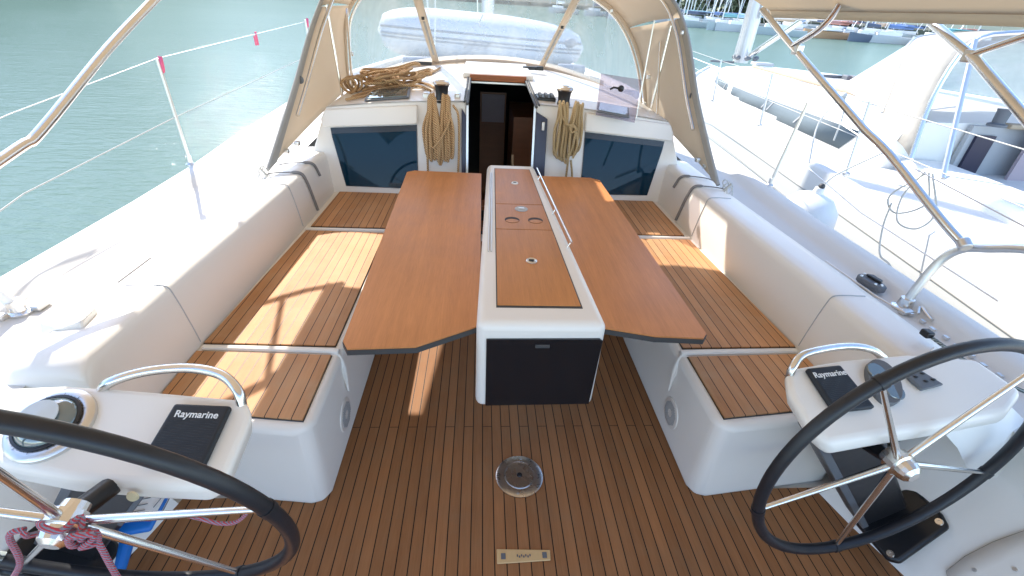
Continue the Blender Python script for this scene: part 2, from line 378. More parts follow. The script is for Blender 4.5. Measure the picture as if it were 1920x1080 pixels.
# seats
for s in (-1, 1):
    # seat locker box: inner side, aft end
    pl = [(.715, 3.5), (.715, 1.14), (.735, 1.095), (.78, 1.085), (1.34, 1.15), (1.34, 3.5)]
    MB().prism([V(s * x, y, -.01) for x, y in pl], (0, 0, .421)).build('seat_locker', M['gel'], yacht, bevel=.028, seg=4)
    a = [(.752, 1.125), (.752, 1.468), (1.285, 1.49), (1.28, 1.185)]
    bq = [(.752, 1.53), (.752, 2.655), (1.235, 2.665), (1.282, 1.545)]
    c = [(.752, 2.735), (.752, 3.37), (1.215, 3.37), (1.225, 2.735)]
    for q in (a, bq, c):
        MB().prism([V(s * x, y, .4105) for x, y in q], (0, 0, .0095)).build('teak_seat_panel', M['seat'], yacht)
        P = [V(s * x, y, .4125) for x, y in q]; cen = sum(P, V(0, 0, 0)) / 4
        MB().tube([P[i] + (P[i] - cen).normalized() * .003 for i in range(4)], .003, 5, True).build('seat_seal', M['seal'], yacht)
    # moulded rib across the seats
    MB().tube(smooth([V(s * 1.27, 1.515, .415), V(s * .78, 1.497, .415), V(s * .735, 1.49, .405), V(s * .712, 1.47, .35), V(s * .70, 1.45, .24)], 5), [.014] * 15 + [.014, .013, .011, .008, .006, .004], 8).build('seat_rib', M['gel'], yacht)
    MB().tube([V(s * 1.25, 2.695, .412), V(s * .72, 2.695, .412)], .014, 8).build('seat_rib', M['gel'], yacht)
    # loudspeaker grille in the seat side
    sp = MB().lathe([(.072, 0), (.070, .005), (.066, .006), (.03, .007), (0, .007)], (s * .716, 1.40, .15), (-s, 0, 0), 28).build('loudspeaker', M['gel'], yacht)
    mb = MB()
    for i in range(-8, 9):
        for j in range(-8, 9):
            if i * i + j * j < 60 and i * i + j * j > 5: mb.box((s * .7080, 1.40 + i * .0072, .15 + j * .0072), (.002, .0034, .0034))
    mb.build('grille_holes', M['lgrey'], sp)

def by(z): return 3.38 + .23 * (z - .42)
# deckhouse: top, sides, after bulkhead with companionway opening
OX0, OX1, OY = -.265, .245, 4.42
mb = MB()
yy = [3.515, 3.65, 3.9, 4.2, OY, 4.8, 5.4, 6, 6.6, 7.4, 8.2, 9.3]
xs = [-1, -.85, -.65, -.45, 'a', 0, 'b', .45, .65, .85, 1]
def topx(k, y): return OX0 if k == 'a' else OX1 if k == 'b' else k * xe(y) if k else 0
for i in range(len(yy) - 1):
    for j in range(len(xs) - 1):
        if yy[i] < OY - .01 and xs[j] in ('a', 0): continue
        q = []
        for yk, xk in ((yy[i], xs[j]), (yy[i], xs[j + 1]), (yy[i + 1], xs[j + 1]), (yy[i + 1], xs[j])):
            X = topx(xk, yk); q.append(V(X, yk, zt(X, yk)))
        mb.poly(q)
for s in (-1, 1):
    secs = []
    for y in yy:
        X = xe(y); z1 = zt(X, y); z0 = dz(y) - .02
        secs.append([V(s * X, y, z1), V(s * (X + .02), y, z1 - .03), V(s * (X + .05), y, z1 - .10), V(s * (X + .10), y, z0)])
    mb.loft(secs)
mb.build('coachroof', M['gel'], yacht, ang=50)
for s in (-1, 1):                               # after bulkhead, with a window in each half
    xi = OX0 if s < 0 else OX1
    out = [(xi, .30), (xi, zt(xi, 3.44)), (s * .62, zt(.62, 3.44)), (s * .9, zt(.9, 3.44)), (s * 1.27, zt(1.27, 3.44)), (s * 1.325, .86), (s * 1.40, .66), (s * 1.38, .30)]
    MB().prism([V(x, by(z), z) for x, z in out], (0, .06, 0)).build('bulkhead', M['gel'], yacht, bevel=.012)
    fx0, fx1 = .615, 1.30
    MB().prism([V(s * fx0, 3.455, .915), V(s * fx1, 3.445, .868), V(s * fx1, 3.46, .925), V(s * (fx1 - .03), 3.48, .985), V(s * fx0, 3.49, 1.04)], (0, .05, 0)).build('window_lip', M['gel'], yacht, bevel=.012)
    wp = [(.625, .905), (1.245, .862), (1.238, .80), (1.165, .462), (.625, .455)]
    fr = MB().prism([V(s * x, by(z) - .001, z) for x, z in wp], (0, -.006, 0)).build('window', M['winframe'], yacht)
    cx, cz = .93, .66
    wq = [(cx + (x - cx) * .978, cz + (z - cz) * .975 - (.035 if z > .85 else 0)) for x, z in wp]
    MB().prism([V(s * x, by(z) - .0072, z) for x, z in wq], (0, -.004, 0)).build('pane', M['glass'], fr)
# companionway: coaming trim, teak hatch edge, runners, interior
MB().box(((OX0 + OX1) / 2, OY - .01, 1.135), (.50, .035, .05)).build('hatch_edge', M['teaktrim'], yacht, bevel=.004)
MB().prism([V(OX0 - .06, OY + .01, 1.125), V(OX1 + .06, OY + .01, 1.125), V(OX1 + .06, OY + .01, 1.165), V(OX0 - .06, OY + .01, 1.165)], (0, .85, .02)).build('sliding_hatch', M['gel'], yacht, bevel=.012)
mb = MB()
for X in (OX0, OX1):
    sg = 1 if X > 0 else -1
    mb.tube([V(X - sg * .008, 3.43, 1.075), V(X - sg * .008, OY - .02, 1.125)], .011, 8)
    mb.tube([V(X + sg * .012, 3.44, 1.085), V(X + sg * .012, OY - .02, 1.135)], .007, 6)
mb.each('hatch_runner', M['seal'], yacht)
mb = MB()
[mb.prism([V(X - .008, by(.31) - .012, .31), V(X + .008, by(.31) - .012, .31), V(X + .008, by(1.07) - .012, 1.07), V(X - .008, by(1.07) - .012, 1.07)], (0, .02, 0)) for X in (OX0 + .008, OX1 - .008)]; mb.box(((OX0 + OX1) / 2, OY - .04, 1.10), (.49, .012, .014))
mb.each('door_frame', M['satin'], yacht)
for s, X, wd in ((-1, OX0 - .018, .03), (1, OX1 + .045, .085)):
    d = MB().prism([V(X - wd / 2, by(.33) - .003, .33), V(X + wd / 2, by(.33) - .003, .33), V(X + wd / 2, by(.985) - .003, .985), V(X - wd / 2, by(1.03) - .003, 1.03)], (0, -.03, 0)).build('companionway_door', M['navy'], yacht, bevel=.003)
    if s > 0:
        MB().box((X + .01, 3.455, .94), (.022, .02, .06)).build('door_lock', M['satin'], d, bevel=.004)
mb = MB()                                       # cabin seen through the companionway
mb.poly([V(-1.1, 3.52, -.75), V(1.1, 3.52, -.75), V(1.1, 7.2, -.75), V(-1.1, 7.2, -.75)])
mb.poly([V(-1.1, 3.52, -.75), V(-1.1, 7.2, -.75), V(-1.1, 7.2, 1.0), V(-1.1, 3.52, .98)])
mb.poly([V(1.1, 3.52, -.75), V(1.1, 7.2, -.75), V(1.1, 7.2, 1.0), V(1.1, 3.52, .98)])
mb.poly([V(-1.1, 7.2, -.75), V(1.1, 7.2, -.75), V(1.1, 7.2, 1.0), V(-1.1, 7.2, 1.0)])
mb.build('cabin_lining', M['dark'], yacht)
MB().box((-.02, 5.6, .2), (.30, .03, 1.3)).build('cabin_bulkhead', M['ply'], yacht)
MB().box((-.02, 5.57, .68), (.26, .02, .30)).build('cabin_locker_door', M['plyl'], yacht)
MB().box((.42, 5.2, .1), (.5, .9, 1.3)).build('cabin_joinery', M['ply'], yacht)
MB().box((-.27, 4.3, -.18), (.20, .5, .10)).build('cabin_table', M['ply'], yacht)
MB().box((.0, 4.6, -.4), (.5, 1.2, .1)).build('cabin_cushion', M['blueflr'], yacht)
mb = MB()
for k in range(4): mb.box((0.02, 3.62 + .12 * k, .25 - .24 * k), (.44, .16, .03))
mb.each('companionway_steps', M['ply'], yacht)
MB().tube([V(.13, 4.1, .55), V(.14, 4.02, .30), V(.16, 4.0, .1)], .012, 6).build('cabin_grabrail', M['yellow'], yacht)
# cabin-top hatches
def hatch(c, ang_, w, l):
    R = Matrix.Rotation(ang_, 3, 'Z')
    h = MB(); P = []
    for sx, sy in ((-1, -1), (1, -1), (1, 1), (-1, 1)):
        p = Vector(c) + R @ V(sx * w / 2, sy * l / 2, 0); P.append(V(p.x, p.y, zt(p.x, p.y) + .004))
    fr = h.prism(P, (0, 0, .012)).build('deck_hatch', M['greyp'], yacht, bevel=.005)
    cen = sum(P, V(0, 0, 0)) / 4
    MB().prism([cen + (p - cen) * .88 + V(0, 0, .013) for p in P], (0, 0, .004)).build('hatch_pane', M['hglass'], fr)
    return fr
hatch((-.86, 3.75, 0), .10, .32, .36)
hatch((.83, 3.55, 0), -.25, .24, .34)
hl = MB().prism([V(.675, 3.425, 1.04), V(.965, 3.41, 1.0), V(.975, 3.455, 1.285), V(.68, 3.47, 1.31)], (0, .008, 0)).build('open_hatch_lid', M['smoke'], yacht)
MB().lathe([(.018, 0), (.022, .01), (.022, .02), (.01, .026)], (.825, 3.435, 1.225), (0, -1, 0), 14).tube([V(.82, 3.41, 1.225), V(.77, 3.41, 1.232), V(.745, 3.41, 1.218)], .007, 6).build('hatch_handle', M['black'], hl)
MB().box((1.0, 3.50, 1.33), (.007, .007, .64)).build('lid_stay', M['satin'], yacht)
# winch clutch block on roof
MB().box((.33, 5.0, 1.175), (.16, .05, .03)).box((.42, 4.98, 1.18), (.07, .06, .035)).each('deck_block', M['black'], yacht, bevel=.006)
MB().box((-.74, 5.05, 1.165), (.17, .04, .03)).build('cabin_top_fitting', M['seal'], yacht, bevel=.006)
# access panel and small fittings on the helm moulding
def hm(dx, z, y): return V(interp([(.55, 1.41), (.75, 1.38), (.95, 1.31)], y) + dx - .005, y, z + .005)
rows = [(.052, .090, .47, .70), (.062, .103, .45, .725), (.11, .164, .44, .74), (.17, .24, .44, .745), (.215, .32, .45, .735), (.228, .343, .47, .71)]
ap = MB().loft([[hm(dx, z, lerp(y0, y1, k / 6)) for k in range(7)] for dx, z, y0, y1 in rows]).build('access_panel', M['gel2'], yacht, solid=.007)
MB().tube([hm(rows[0][0], rows[0][1], lerp(rows[0][2], rows[0][3], k / 6)) for k in range(7)] + [hm(r[0], r[1], r[3]) for r in rows[1:-1]] + [hm(rows[-1][0], rows[-1][1], lerp(rows[-1][3], rows[-1][2], k / 6)) for k in range(7)] + [hm(r[0], r[1], r[2]) for r in rows[-2:0:-1]], .0018, 5, True).build('panel_gap', M['greystrap'], ap)
mb = MB()
for dx, z, y in ((.10, .152, .70), (.155, .222, .665), (.10, .152, .50)): mb.lathe([(.007, 0), (.006, .004)], hm(dx, z + .006, y), (-.78, 0, .62), 10)
mb.each('panel_screw', M['satin'], ap)
# drain cover and inspection plate in the sole
dr = MB().lathe([(.098, 0), (.098, .004), (.092, .007), (.066, .008), (.064, .005), (.060, .009), (.02, .011), (.012, .011), (.010, .007), (0, .007)], (.025, 1.195, 0.001), (0, 0, 1), 48).build('sole_fitting', simple('bronzed_steel', (.50, .46, .42), .28, metal=1, var=.25, ns=14), yacht)
MB().lathe([(.011, 0), (.009, .003)], (.025, 1.195, .0115), (0, 0, 1), 12).build('fitting_hole', M['black'], dr)
mb = MB()
for k in range(2): mb.lathe([(.006, 0), (.005, .003)], (.025 + .012 * (-1) ** k, 1.195 + .082 * (-1) ** k, .0085), (0, 0, 1), 10)
mb.each('fitting_screw', M['satin'], dr)
pt = MB().prism([V(-.078, .845, .001), V(.112, .852, .001), V(.115, .888, .001), V(-.078, .896, .001)], (0, 0, .006)).build('wooden_plate', M['plate'], yacht, bevel=.004)
mb = MB()
for X in (-.055, .092): mb.box((X, .869, .0085), (.016, .020, .002))
for k in range(7): mb.box((-.005 + k * .0075, .868 + .002 * (-1) ** k, .0085), (.0045, .007, .0015))
mb.each('plate_mark', M['greyp'], pt)

# ------------------------------------------------------------------ cockpit table
tb = thing('cockpit_table', 'wooden cockpit table with two open leaves on a white centre box', 'table', (.05, 2.2, 0))
top = [(-.112, 3.06), (.212, 3.06), (.285, 1.225), (-.163, 1.225)]
def tpt(u, y, z):                                # u 0..1 across the box
    k = (y - 1.225) / (3.06 - 1.225); return V(lerp(lerp(-.163, -.112, k), lerp(.285, .212, k), u), y, z)
mb = MB()
cor = [tpt(0, 1.225, .76), tpt(1, 1.225, .76), tpt(1, 3.06, .76), tpt(0, 3.06, .76)]
side = [V(c.x, c.y, .37) for c in cor]; side[0].x -= .0; side[2].y -= .25; side[3].y -= .25
mb.add(cor + side, [(0, 1, 2, 3), (7, 6, 5, 4), (0, 4, 5, 1), (1, 5, 6, 2), (2, 6, 7, 3), (3, 7, 4, 0)])
mb.build('table_box', M['gel'], tb, bevel=.03, seg=5)
MB().prism([tpt(.2, 1.75, .39), tpt(.8, 1.75, .39), tpt(.8, 2.7, .39), tpt(.2, 2.7, .39)], (0, 0, -.388)).build('pedestal', M['gel'], tb, bevel=.02)
MB().prism([V(-.128, 1.2245, .70), V(.262, 1.2245, .705), V(.275, 1.2245, .695), V(.268, 1.2245, .392), V(-.125, 1.2245, .385)], (0, -.005, 0)).build('fridge_door', M['panel'], tb, bevel=.004)
MB().box((.066, 1.218, .672), (.05, .006, .014)).build('door_catch', M['seal'], tb, bevel=.002)
ins = [((.16, .80), 1.335, 1.985, 'lid'), ((.16, .80), 1.990, 2.315, 'lid'), ((.16, .80), 2.320, 2.955, 'lid')]
for (ua, ub), y0, y1, mm in ins:
    ua2 = lambda y: lerp(.160, .165, (y - 1.3) / 1.7); ub2 = lambda y: lerp(.838, .845, (y - 1.3) / 1.7)
    MB().prism([tpt(ua2(y0), y0, .757), tpt(ub2(y0), y0, .757), tpt(ub2(y1), y1, .757), tpt(ua2(y1), y1, .757)], (0, 0, .007)).build('table_lid', M[mm], tb, bevel=.0015)
MB().prism([tpt(.150, 1.322, .756), tpt(.850, 1.322, .756), tpt(.857, 2.968, .756), tpt(.152, 2.968, .756)], (0, 0, .005)).build('lid_seal', M['seal'], tb)
for X, y, r, mm in ((.052, 2.663, .021, 'white'), (.061, 2.245, .034, 'lgrey'), (.062, 1.665, .024, 'satin')):
    k = MB().lathe([(r, 0), (r, .005), (r * .8, .009), (r * .55, .006), (0, .006)], (X, y, .763), (0, 0, 1), 24).build('latch', M[mm], tb)
    MB().box((X, y, .771), (r * .9, r * .45, .003)).build('latch_tab', M['seal' if mm != 'lgrey' else 'satin'], k, bevel=.001)
for X in (.005, .122):
    k = MB().lathe([(.037, 0), (.037, .002)], (X, 2.10, .7632), (0, 0, 1), 28).build('cup_hole_shade', M['cup'], tb)  # flat dark disc, its bare crescent paints the shaded wall inside the hole
    ph = math.asin(.028 / 2 / .037); lens = [V(X + .037 * math.cos(a), 2.10 + .037 * math.sin(a), .7652) for a in [PI + ph + (PI - 2 * ph) * i / 12 for i in range(13)]]
    lens += [V(X + .037 * math.cos(a), 2.072 + .037 * math.sin(a), .7652) for a in [ph + (PI - 2 * ph) * i / 12 for i in range(1, 12)]]
    MB().prism(lens, (0, 0, .0006)).build('cup_base', M['lid'], k)
mb = MB()                                        # grab rail along the starboard edge and port slot rail
pts = [tpt(.975, y, .79) for y in (1.80, 2.1, 2.5, 2.9)]
mb.tube(pts, .006, 8)
for y in (1.81, 2.20, 2.75): mb.tube([tpt(.975, y, .79), tpt(.935, y, .758)], .004, 6)
mb.build('grab_rail', M['steel'], tb)
mb = MB()
mb.tube([tpt(.075, y, .764) for y in (1.75, 2.85)], .0035, 6).tube([tpt(.105, y, .764) for y in (1.75, 2.85)], .0035, 6)
mb.each('edge_rail', M['satin'], tb)
for s, outl in ((-1, [(-.150, 1.30), (-.150, 3.04), (-.60, 3.055), (-.645, 3.02), (-.598, 1.205), (-.575, 1.165), (-.36, 1.178)]),
                (1, [(.262, 1.30), (.20, 3.03), (.60, 3.03), (.655, 2.98), (.662, 1.262), (.64, 1.235), (.47, 1.245)])):
    lf = MB().prism([V(x, y, .700) for x, y in outl], (0, 0, -.006)).build('table_leaf', M['table'], tb)
    cxm = sum(p[0] for p in outl) / 7; cym = sum(p[1] for p in outl) / 7
    MB().prism([V(x + (.002 if x > cxm else -.002), y + (.002 if y > cym else -.002), .6935) for x, y in outl], (0, 0, -.020)).build('leaf_edge', M['seal'], lf)

# ------------------------------------------------------------------ helm stations
def text_mesh(txt, size, ext=.0006):
    cu = bpy.data.curves.new('lettering', 'FONT'); cu.body = txt; cu.size = size; cu.extrude = ext; cu.align_x = 'CENTER'; cu.align_y = 'CENTER'; cu.offset = size * .012
    o = bpy.data.objects.new('lettering', cu); col.objects.link(o); bpy.context.view_layer.update()
    me = bpy.data.meshes.new_from_object(o.evaluated_get(bpy.context.evaluated_depsgraph_get()))
    bpy.data.objects.remove(o); return me
def wheel(c, az, el, r, spokes, label, nm='steering_wheel'):
    c = Vector(c); n = V(math.sin(az) * math.cos(el), -math.cos(az) * math.cos(el), math.sin(el))
    e1 = V(0, 0, 1).cross(n).normalized(); e2 = n.cross(e1)
    t = thing(nm, label, 'steering wheel', c)
    P = lambda a, q, h=0: c + (e1 * math.cos(math.radians(a)) + e2 * math.sin(math.radians(a))) * q + n * h
    MB().tube([P(a, r) for a in range(0, 360, 5)], .0155, 14, True).build('rim', M['leather'], t)
    for a in spokes:
        MB().tube([P(a, .03, .0), P(a, r - .012)], [.0095, .0065], 10).build('spoke', M['steel'], t)
        MB().tube([P(a + k, r) for k in (-1.2, 1.2)], .0175, 12).build('spoke_collar', M['leather'], t)
    MB().lathe([(.024, -.035), (.026, -.018), (.036, -.016), (.038, .010), (.031, .014), (.031, .026), (.026, .038), (.016, .046), (0, .048)], c, n, 16).build('hub', M['steel'], t, ang=20)
    MB().tube([c + V(0, .02, -.005), c + V(0, .13, -.05)], .022, 12).build('axle', M['black'], t)
    return t, P, n
wR, PR, nR = wheel((.97, .73, .675), .132, 0, .40, (127, 55, -17, -90, -163), 'black rimmed steering wheel on the right with five bare steel spokes')
wL, PL, nL = wheel((-.957, .566, .752), -.037, -.227, .42, (83, 11, -61, -133, 155), 'black rimmed steering wheel on the left with red rope tied at its hub')
MB().tube([PL(a, .42) for a in range(188, 222, 3)], .0195, 12).build('rope_whipping', M['greyrope'], wL)

def plane(x, y): return .80 + .35 * (y - .85)
def pod(outline, s, drop, label, foot):
    t = thing('helm_console', label, 'helm console', (s * .95, .83, 0))
    pts = [V(x, y, plane(x, y)) for x, y in outline]
    n = len(pts); cen = sum(pts, V(0, 0, 0)) / n
    low = [V(lerp(p.x, cen.x, .06), lerp(p.y, cen.y, .06) + .0, p.z - drop) for p in pts]
    mb = MB().add(pts + low, [tuple(range(n)), tuple(range(n, 2 * n))[::-1]] + [(i, (i + 1) % n, n + (i + 1) % n, n + i) for i in range(n)])
    mb.build('console_body', M['gel'], t, bevel=.022, seg=5)
    a, b, wd = foot                                   # black pedestal slab from the console down to its base plate
    a = Vector(a); b = Vector(b); d = (b - a).normalized(); sx = V(1, .1 * s, 0).normalized(); sx = (sx - d * sx.dot(d)).normalized(); nn = sx.cross(d).normalized()
    if nn.y > 0: nn = -nn
    q = lambda k, l, h: a.lerp(b, l) + sx * wd * k + nn * h
    MB().prism([q(-.5, 0, 0), q(.5, 0, 0), q(.5, 1, 0), q(-.5, 1, 0)], -nn * .09).build('pedestal', M['black'], t, bevel=.012)
    MB().prism([q(-.5, .0, .004), q(-.36, .0, .004), q(-.36, 1, .004), q(-.5, 1, .004)], -nn * .05).build('pedestal_side', M['greyp'], t, bevel=.003)
    MB().prism([q(.5, .0, .004), q(.42, .0, .004), q(.42, .5, .004), q(.5, .5, .004)], -nn * .05).build('pedestal_side', M['greyp'], t, bevel=.003)
    return t, q, nn
podR = [(.742, .940), (.90, .965), (1.12, .985), (1.33, .97), (1.40, .86), (1.30, .80), (1.06, .765), (.90, .745), (.735, .722), (.705, .76), (.688, .86), (.705, .915)]
pR, qR, nnR = pod(podR, 1, .055, 'white helm console behind the right wheel with round gauge and keypad', ((.85, .80, .72), (1.33, .89, .15), .17))
podL = [(-.745, .852), (-.99, .875), (-1.17, .888), (-1.33, .88), (-1.36, .80), (-1.20, .70), (-1.05, .672), (-.86, .655), (-.735, .648), (-.705, .675), (-.695, .80), (-.715, .842)]
pL, qL, nnL = pod(podL, -1, .065, 'white helm console behind the left wheel with steel rimmed compass', ((-.985, .74, .70), (-1.42, .84, .15), .17))
# base plates on the moulding
for pp, s, c in ((pR, 1, (1.395, .88, .115)), (pL, -1, (-1.44, .84, .14))):
    R = Matrix.Rotation(-s * .75, 3, 'Y') @ Matrix.Rotation(s * .1, 3, 'Z')
    bp_ = MB()
    pts = [Vector(c) + R @ V(x * .74, y * .78, 0) for x, y in ((-.155, -.10), (-.12, -.13), (.16, -.10), (.18, -.05), (.18, .08), (.15, .11), (-.12, .12), (-.155, .09))]
    bp_ = bp_.prism(pts, R @ V(0, 0, .03)).build('base_plate', M['black'], pp, bevel=.012)
    mb = MB()
    for x, y in ((-.09, -.07), (.105, -.055), (-.09, .058)): mb.lathe([(.013, 0), (.011, .004), (.004, .004), (.004, .001)], Vector(c) + R @ V(x, y, .031), R @ V(0, 0, 1), 12)
    mb.each('bolt', M['steel'], bp_)
for pp, s in ((pR, 1), (pL, -1)):
    if s < 0: continue
    secs = []
    for X, y0, y1, z0, z1 in ((1.16, .82, .97, .70, .79), (1.26, .82, 1.02, .62, .795), (1.36, .83, 1.10, .52, .77), (1.46, .84, 1.18, .44, .725), (1.56, .86, 1.22, .42, .66)):
        secs.append([V(s * X, y0, z0), V(s * X, y0 + .01, (z0 + z1) / 2 + .01), V(s * X, y0 + .05, z1 - .02), V(s * X, (y0 + y1) / 2, z1), V(s * X, y1, z1 - .012), V(s * X, y1 + .03, z0)])
    MB().loft(secs, cap=True).build('console_shoulder', M['gel2'], pp, ang=70)
# front lights of the left console
for X in (-.985, -.90):
    MB().lathe([(.013, 0), (.011, .004), (0, .005)], (X, .648, .708), V(0, -1, .25), 18).build('button_light', M['yellowlamp'], pL)
# chartplotter covers with their lettering
def cover(parent, quad):
    P = [V(x, y, plane(x, y) + .001) for x, y in quad]; nrm = (P[1] - P[0]).cross(P[3] - P[0]).normalized(); nrm = nrm if nrm.z > 0 else -nrm
    cen = sum(P, V(0, 0, 0)) / 4
    c = MB().prism(P, nrm * .018).build('display_cover', M['cover'], parent, bevel=.006)
    mb = MB()
    for k in range(16):
        a = .30 + k * .042; l = P[0].lerp(P[3], a); r = P[1].lerp(P[2], a); pts = []
        for j in range(13):
            u = .08 + .84 * j / 12; pts.append(l.lerp(r, u) + nrm * .0178 + (P[3] - P[0]) * .012 * math.sin(j * 1.1 + k * .9))
        mb.tube(pts, .0012, 4)
    mb.build('cover_ridges', M['cover'], c)
    ex = (P[1] - P[0]).normalized(); ey = nrm.cross(ex)
    me = text_mesh('Raymarine', .0235); me.name = 'lettering'; me.materials.clear(); me.materials.append(M['white'])
    o = bpy.data.objects.new('lettering', me); col.objects.link(o)
    pos = cen + (P[0] + P[1] - P[2] - P[3]) / 2 * .31 + nrm * .0187
    mw = Matrix(((ex.x, ey.x, nrm.x, 0), (ex.y, ey.y, nrm.y, 0), (ex.z, ey.z, nrm.z, 0), (0, 0, 0, 1)))
    base = c.location + parent.location
    o.parent = c; o.matrix_local = Matrix.Translation(pos - base) @ mw
cover(pR, [(.762, .922), (.868, .933), (.901, .812), (.781, .800)])
cover(pL, [(-.878, .828), (-.747, .822), (-.757, .690), (-.895, .697)])
# right console gauge pod and keypad, left compass
nz = V(0, -.35, 1).normalized()
g = MB(); cg = V(.972, .885, plane(0, .885) + .002)
rg = Matrix.Rotation(-.35, 3, 'Z'); secs = []
for h, k in ((0, 1.0), (.014, 1.0), (.018, .95)):
    secs.append([cg + nz * h + rg @ V(.042 * k * math.cos(a) * (1 if 1 else 1), .068 * k * math.sin(a), .35 * .068 * k * math.sin(a) * 1) for a in [2 * PI * i / 28 for i in range(28)]])
gp = g.loft(secs, True, True).build('gauge', M['greyp'], pR)
MB().lathe([(.026, 0), (.024, .003), (0, .003)], cg + V(-.008, .028, .010) + nz * .017, nz, 24).build('gauge_glass', M['hglass'], gp)
MB().lathe([(.026, 0), (.024, .003), (0, .003)], cg + V(.010, -.030, -.0105) + nz * .017, nz, 24).build('gauge_glass', M['hglass'], gp)
kp = MB().prism([V(x, y, plane(x, y) + .001) for x, y in ((1.055, .900), (1.105, .925), (1.150, .878), (1.075, .862))], nz * .012).build('keypad', M['greyp'], pR, bevel=.004)
mb = MB()
for x, y in ((1.078, .895), (1.105, .905), (1.10, .882), (1.125, .887)): mb.ell((x, y, plane(x, y) + .015), (.008, .005, .003), 10, 6)
mb.each('key', M['black'], kp)
cc = V(-1.135, .785, plane(0, .785))
cpo = MB().lathe([(.088, 0), (.088, .010), (.082, .016), (.069, .018), (.062, .014), (0, .014)], cc, nz, 40).build('compass', M['satin'], pL)
MB().lathe([(.0665, .017), (.0665, .023), (.0605, .024), (.0605, .017)], cc, nz, 40).build('compass_ring', M['black'], cpo)
MB().lathe([(.040, 0), (.040, .002), (.012, .004), (0, .006)], cc + nz * .0495, nz, 32).build('compass_card', M['chartw'], cpo)
MB().lathe([(.062, 0), (.060, .008), (.050, .02), (.03, .03), (0, .034)], cc + nz * .015, nz, 32).build('compass_dome', M['hglass'], cpo)
mb = MB()
for k in range(48):
    a = 2 * PI * k / 48; e1 = V(1, 0, 0); e2 = nz.cross(e1); mb.tube([cc + nz * .019 + (e1 * math.cos(a) + e2 * math.sin(a)) * q for q in (.0655, .069 if k % 4 else .073)], .0005, 4)
mb.build('compass_marks', M['black'], cpo)
# steel grab hoops over each console
MB().tube(smooth([V(-1.09, .875, .78), V(-1.06, .880, .82), V(-.985, .905, .835), V(-.887, .915, .838), V(-.80, .895, .835), V(-.745, .855, .82), V(-.735, .835, .78)], 6), .0125, 10).build('grab_hoop', M['steel'], pL)
MB().tube(smooth([V(.725, .915, .80), V(.728, .925, .84), V(.775, .955, .862), V(.91, .985, .865), V(1.0, .985, .855), V(1.06, .975, .82)], 6), .0110, 10).build('grab_hoop', M['steel'], pR)

# red rope tied at the left hub
rr = MB(); c0 = Vector((-.957, .566, .752)); E1 = V(0, 0, 1).cross(nL).normalized(); E2 = nL.cross(E1)
def hp(a, q, h=0.02): return c0 + (E1 * math.cos(math.radians(a)) + E2 * math.sin(math.radians(a))) * q + nL * h
rr.tube(smooth([hp(a, .052 + .006 * math.sin(a), .022 + .01 * math.sin(a * .05)) for a in range(150, 400, 25)], 5), .0056, 8)
rr.tube(smooth([hp(95, .05), hp(75, .06, .03), hp(50, .052, .03), hp(30, .05, .0), hp(15, .06, .035), hp(0, .055, .03), hp(-20, .05, .035), hp(10, .045, .045), hp(35, .07, .04), hp(15, .085, .03)], 5), .0056, 8)
rr.tube(smooth([hp(20, .05), hp(5, .075, .03), hp(-5, .055, .045), hp(-18, .07, .03), hp(8, .07, .02), hp(28, .06, .04)], 5), .0056, 8)
rr.tube(smooth([hp(165, .055), hp(175, .08, .03), V(-1.06, .535, .66), V(-1.14, .53, .56), V(-1.25, .52, .42)], 5), .0056, 8)
rr.tube(smooth([hp(-5, .06), V(-.895, .54, .70), V(-.893, .53, .60), V(-.892, .525, .40)], 5), .006, 8)
rr.tube(smooth([hp(12, .07, .0), V(-.84, .60, .70), V(-.80, .62, .68), V(-.77, .63, .65), V(-.735, .63, .63), V(-.70, .635, .625), V(-.675, .65, .645), V(-.67, .665, .68), V(-.68, .67, .70)], 5), .0045, 8)
tag(rr.build('red_rope', M['redrope'], None, org=(-.957, .566, .70)), 'red and grey flecked rope knotted round the left wheel hub', 'rope')
# blue tool with printed label beyond the left wheel
bt = thing('deck_tool', 'blue plastic tool with a white printed label beyond the left wheel', 'cleaning tool', (-1.22, .88, .0))
MB().tube([V(-1.275, .89, .13), V(-1.25, .76, .08), V(-1.24, .68, .05)], [.022, .014, .012], 8).build('handle', M['blue'], bt, bevel=.003)
MB().prism([V(-1.31, .88, .15), V(-1.20, .90, .15), V(-1.185, 1.0, .19), V(-1.29, .985, .19)], (0, .004, .02)).build('head', M['blue'], bt, bevel=.008)
lb = MB().prism([V(-1.31, .905, .186), V(-1.195, .925, .19), V(-1.18, 1.04, .228), V(-1.295, 1.02, .228)], (0, -.001, .003)).build('label_card', M['white'], bt)
mb = MB()
for k in range(5): mb.tube([V(-1.285, .935 + .018 * k, .2005 + .0055 * k), V(-1.23, .945 + .018 * k, .2035 + .0055 * k)], .0014, 4)
mb.tube([V(-1.205, .95, .2075), V(-1.19, .985, .219), V(-1.21, 1.01, .2265)], .0018, 4)
mb.tube([V(-1.175, .93, .196), V(-1.165, 1.036, .229), V(-1.22, 1.03, .229)], .002, 4)
mb.build('print_marks', M['greyp'], lb)

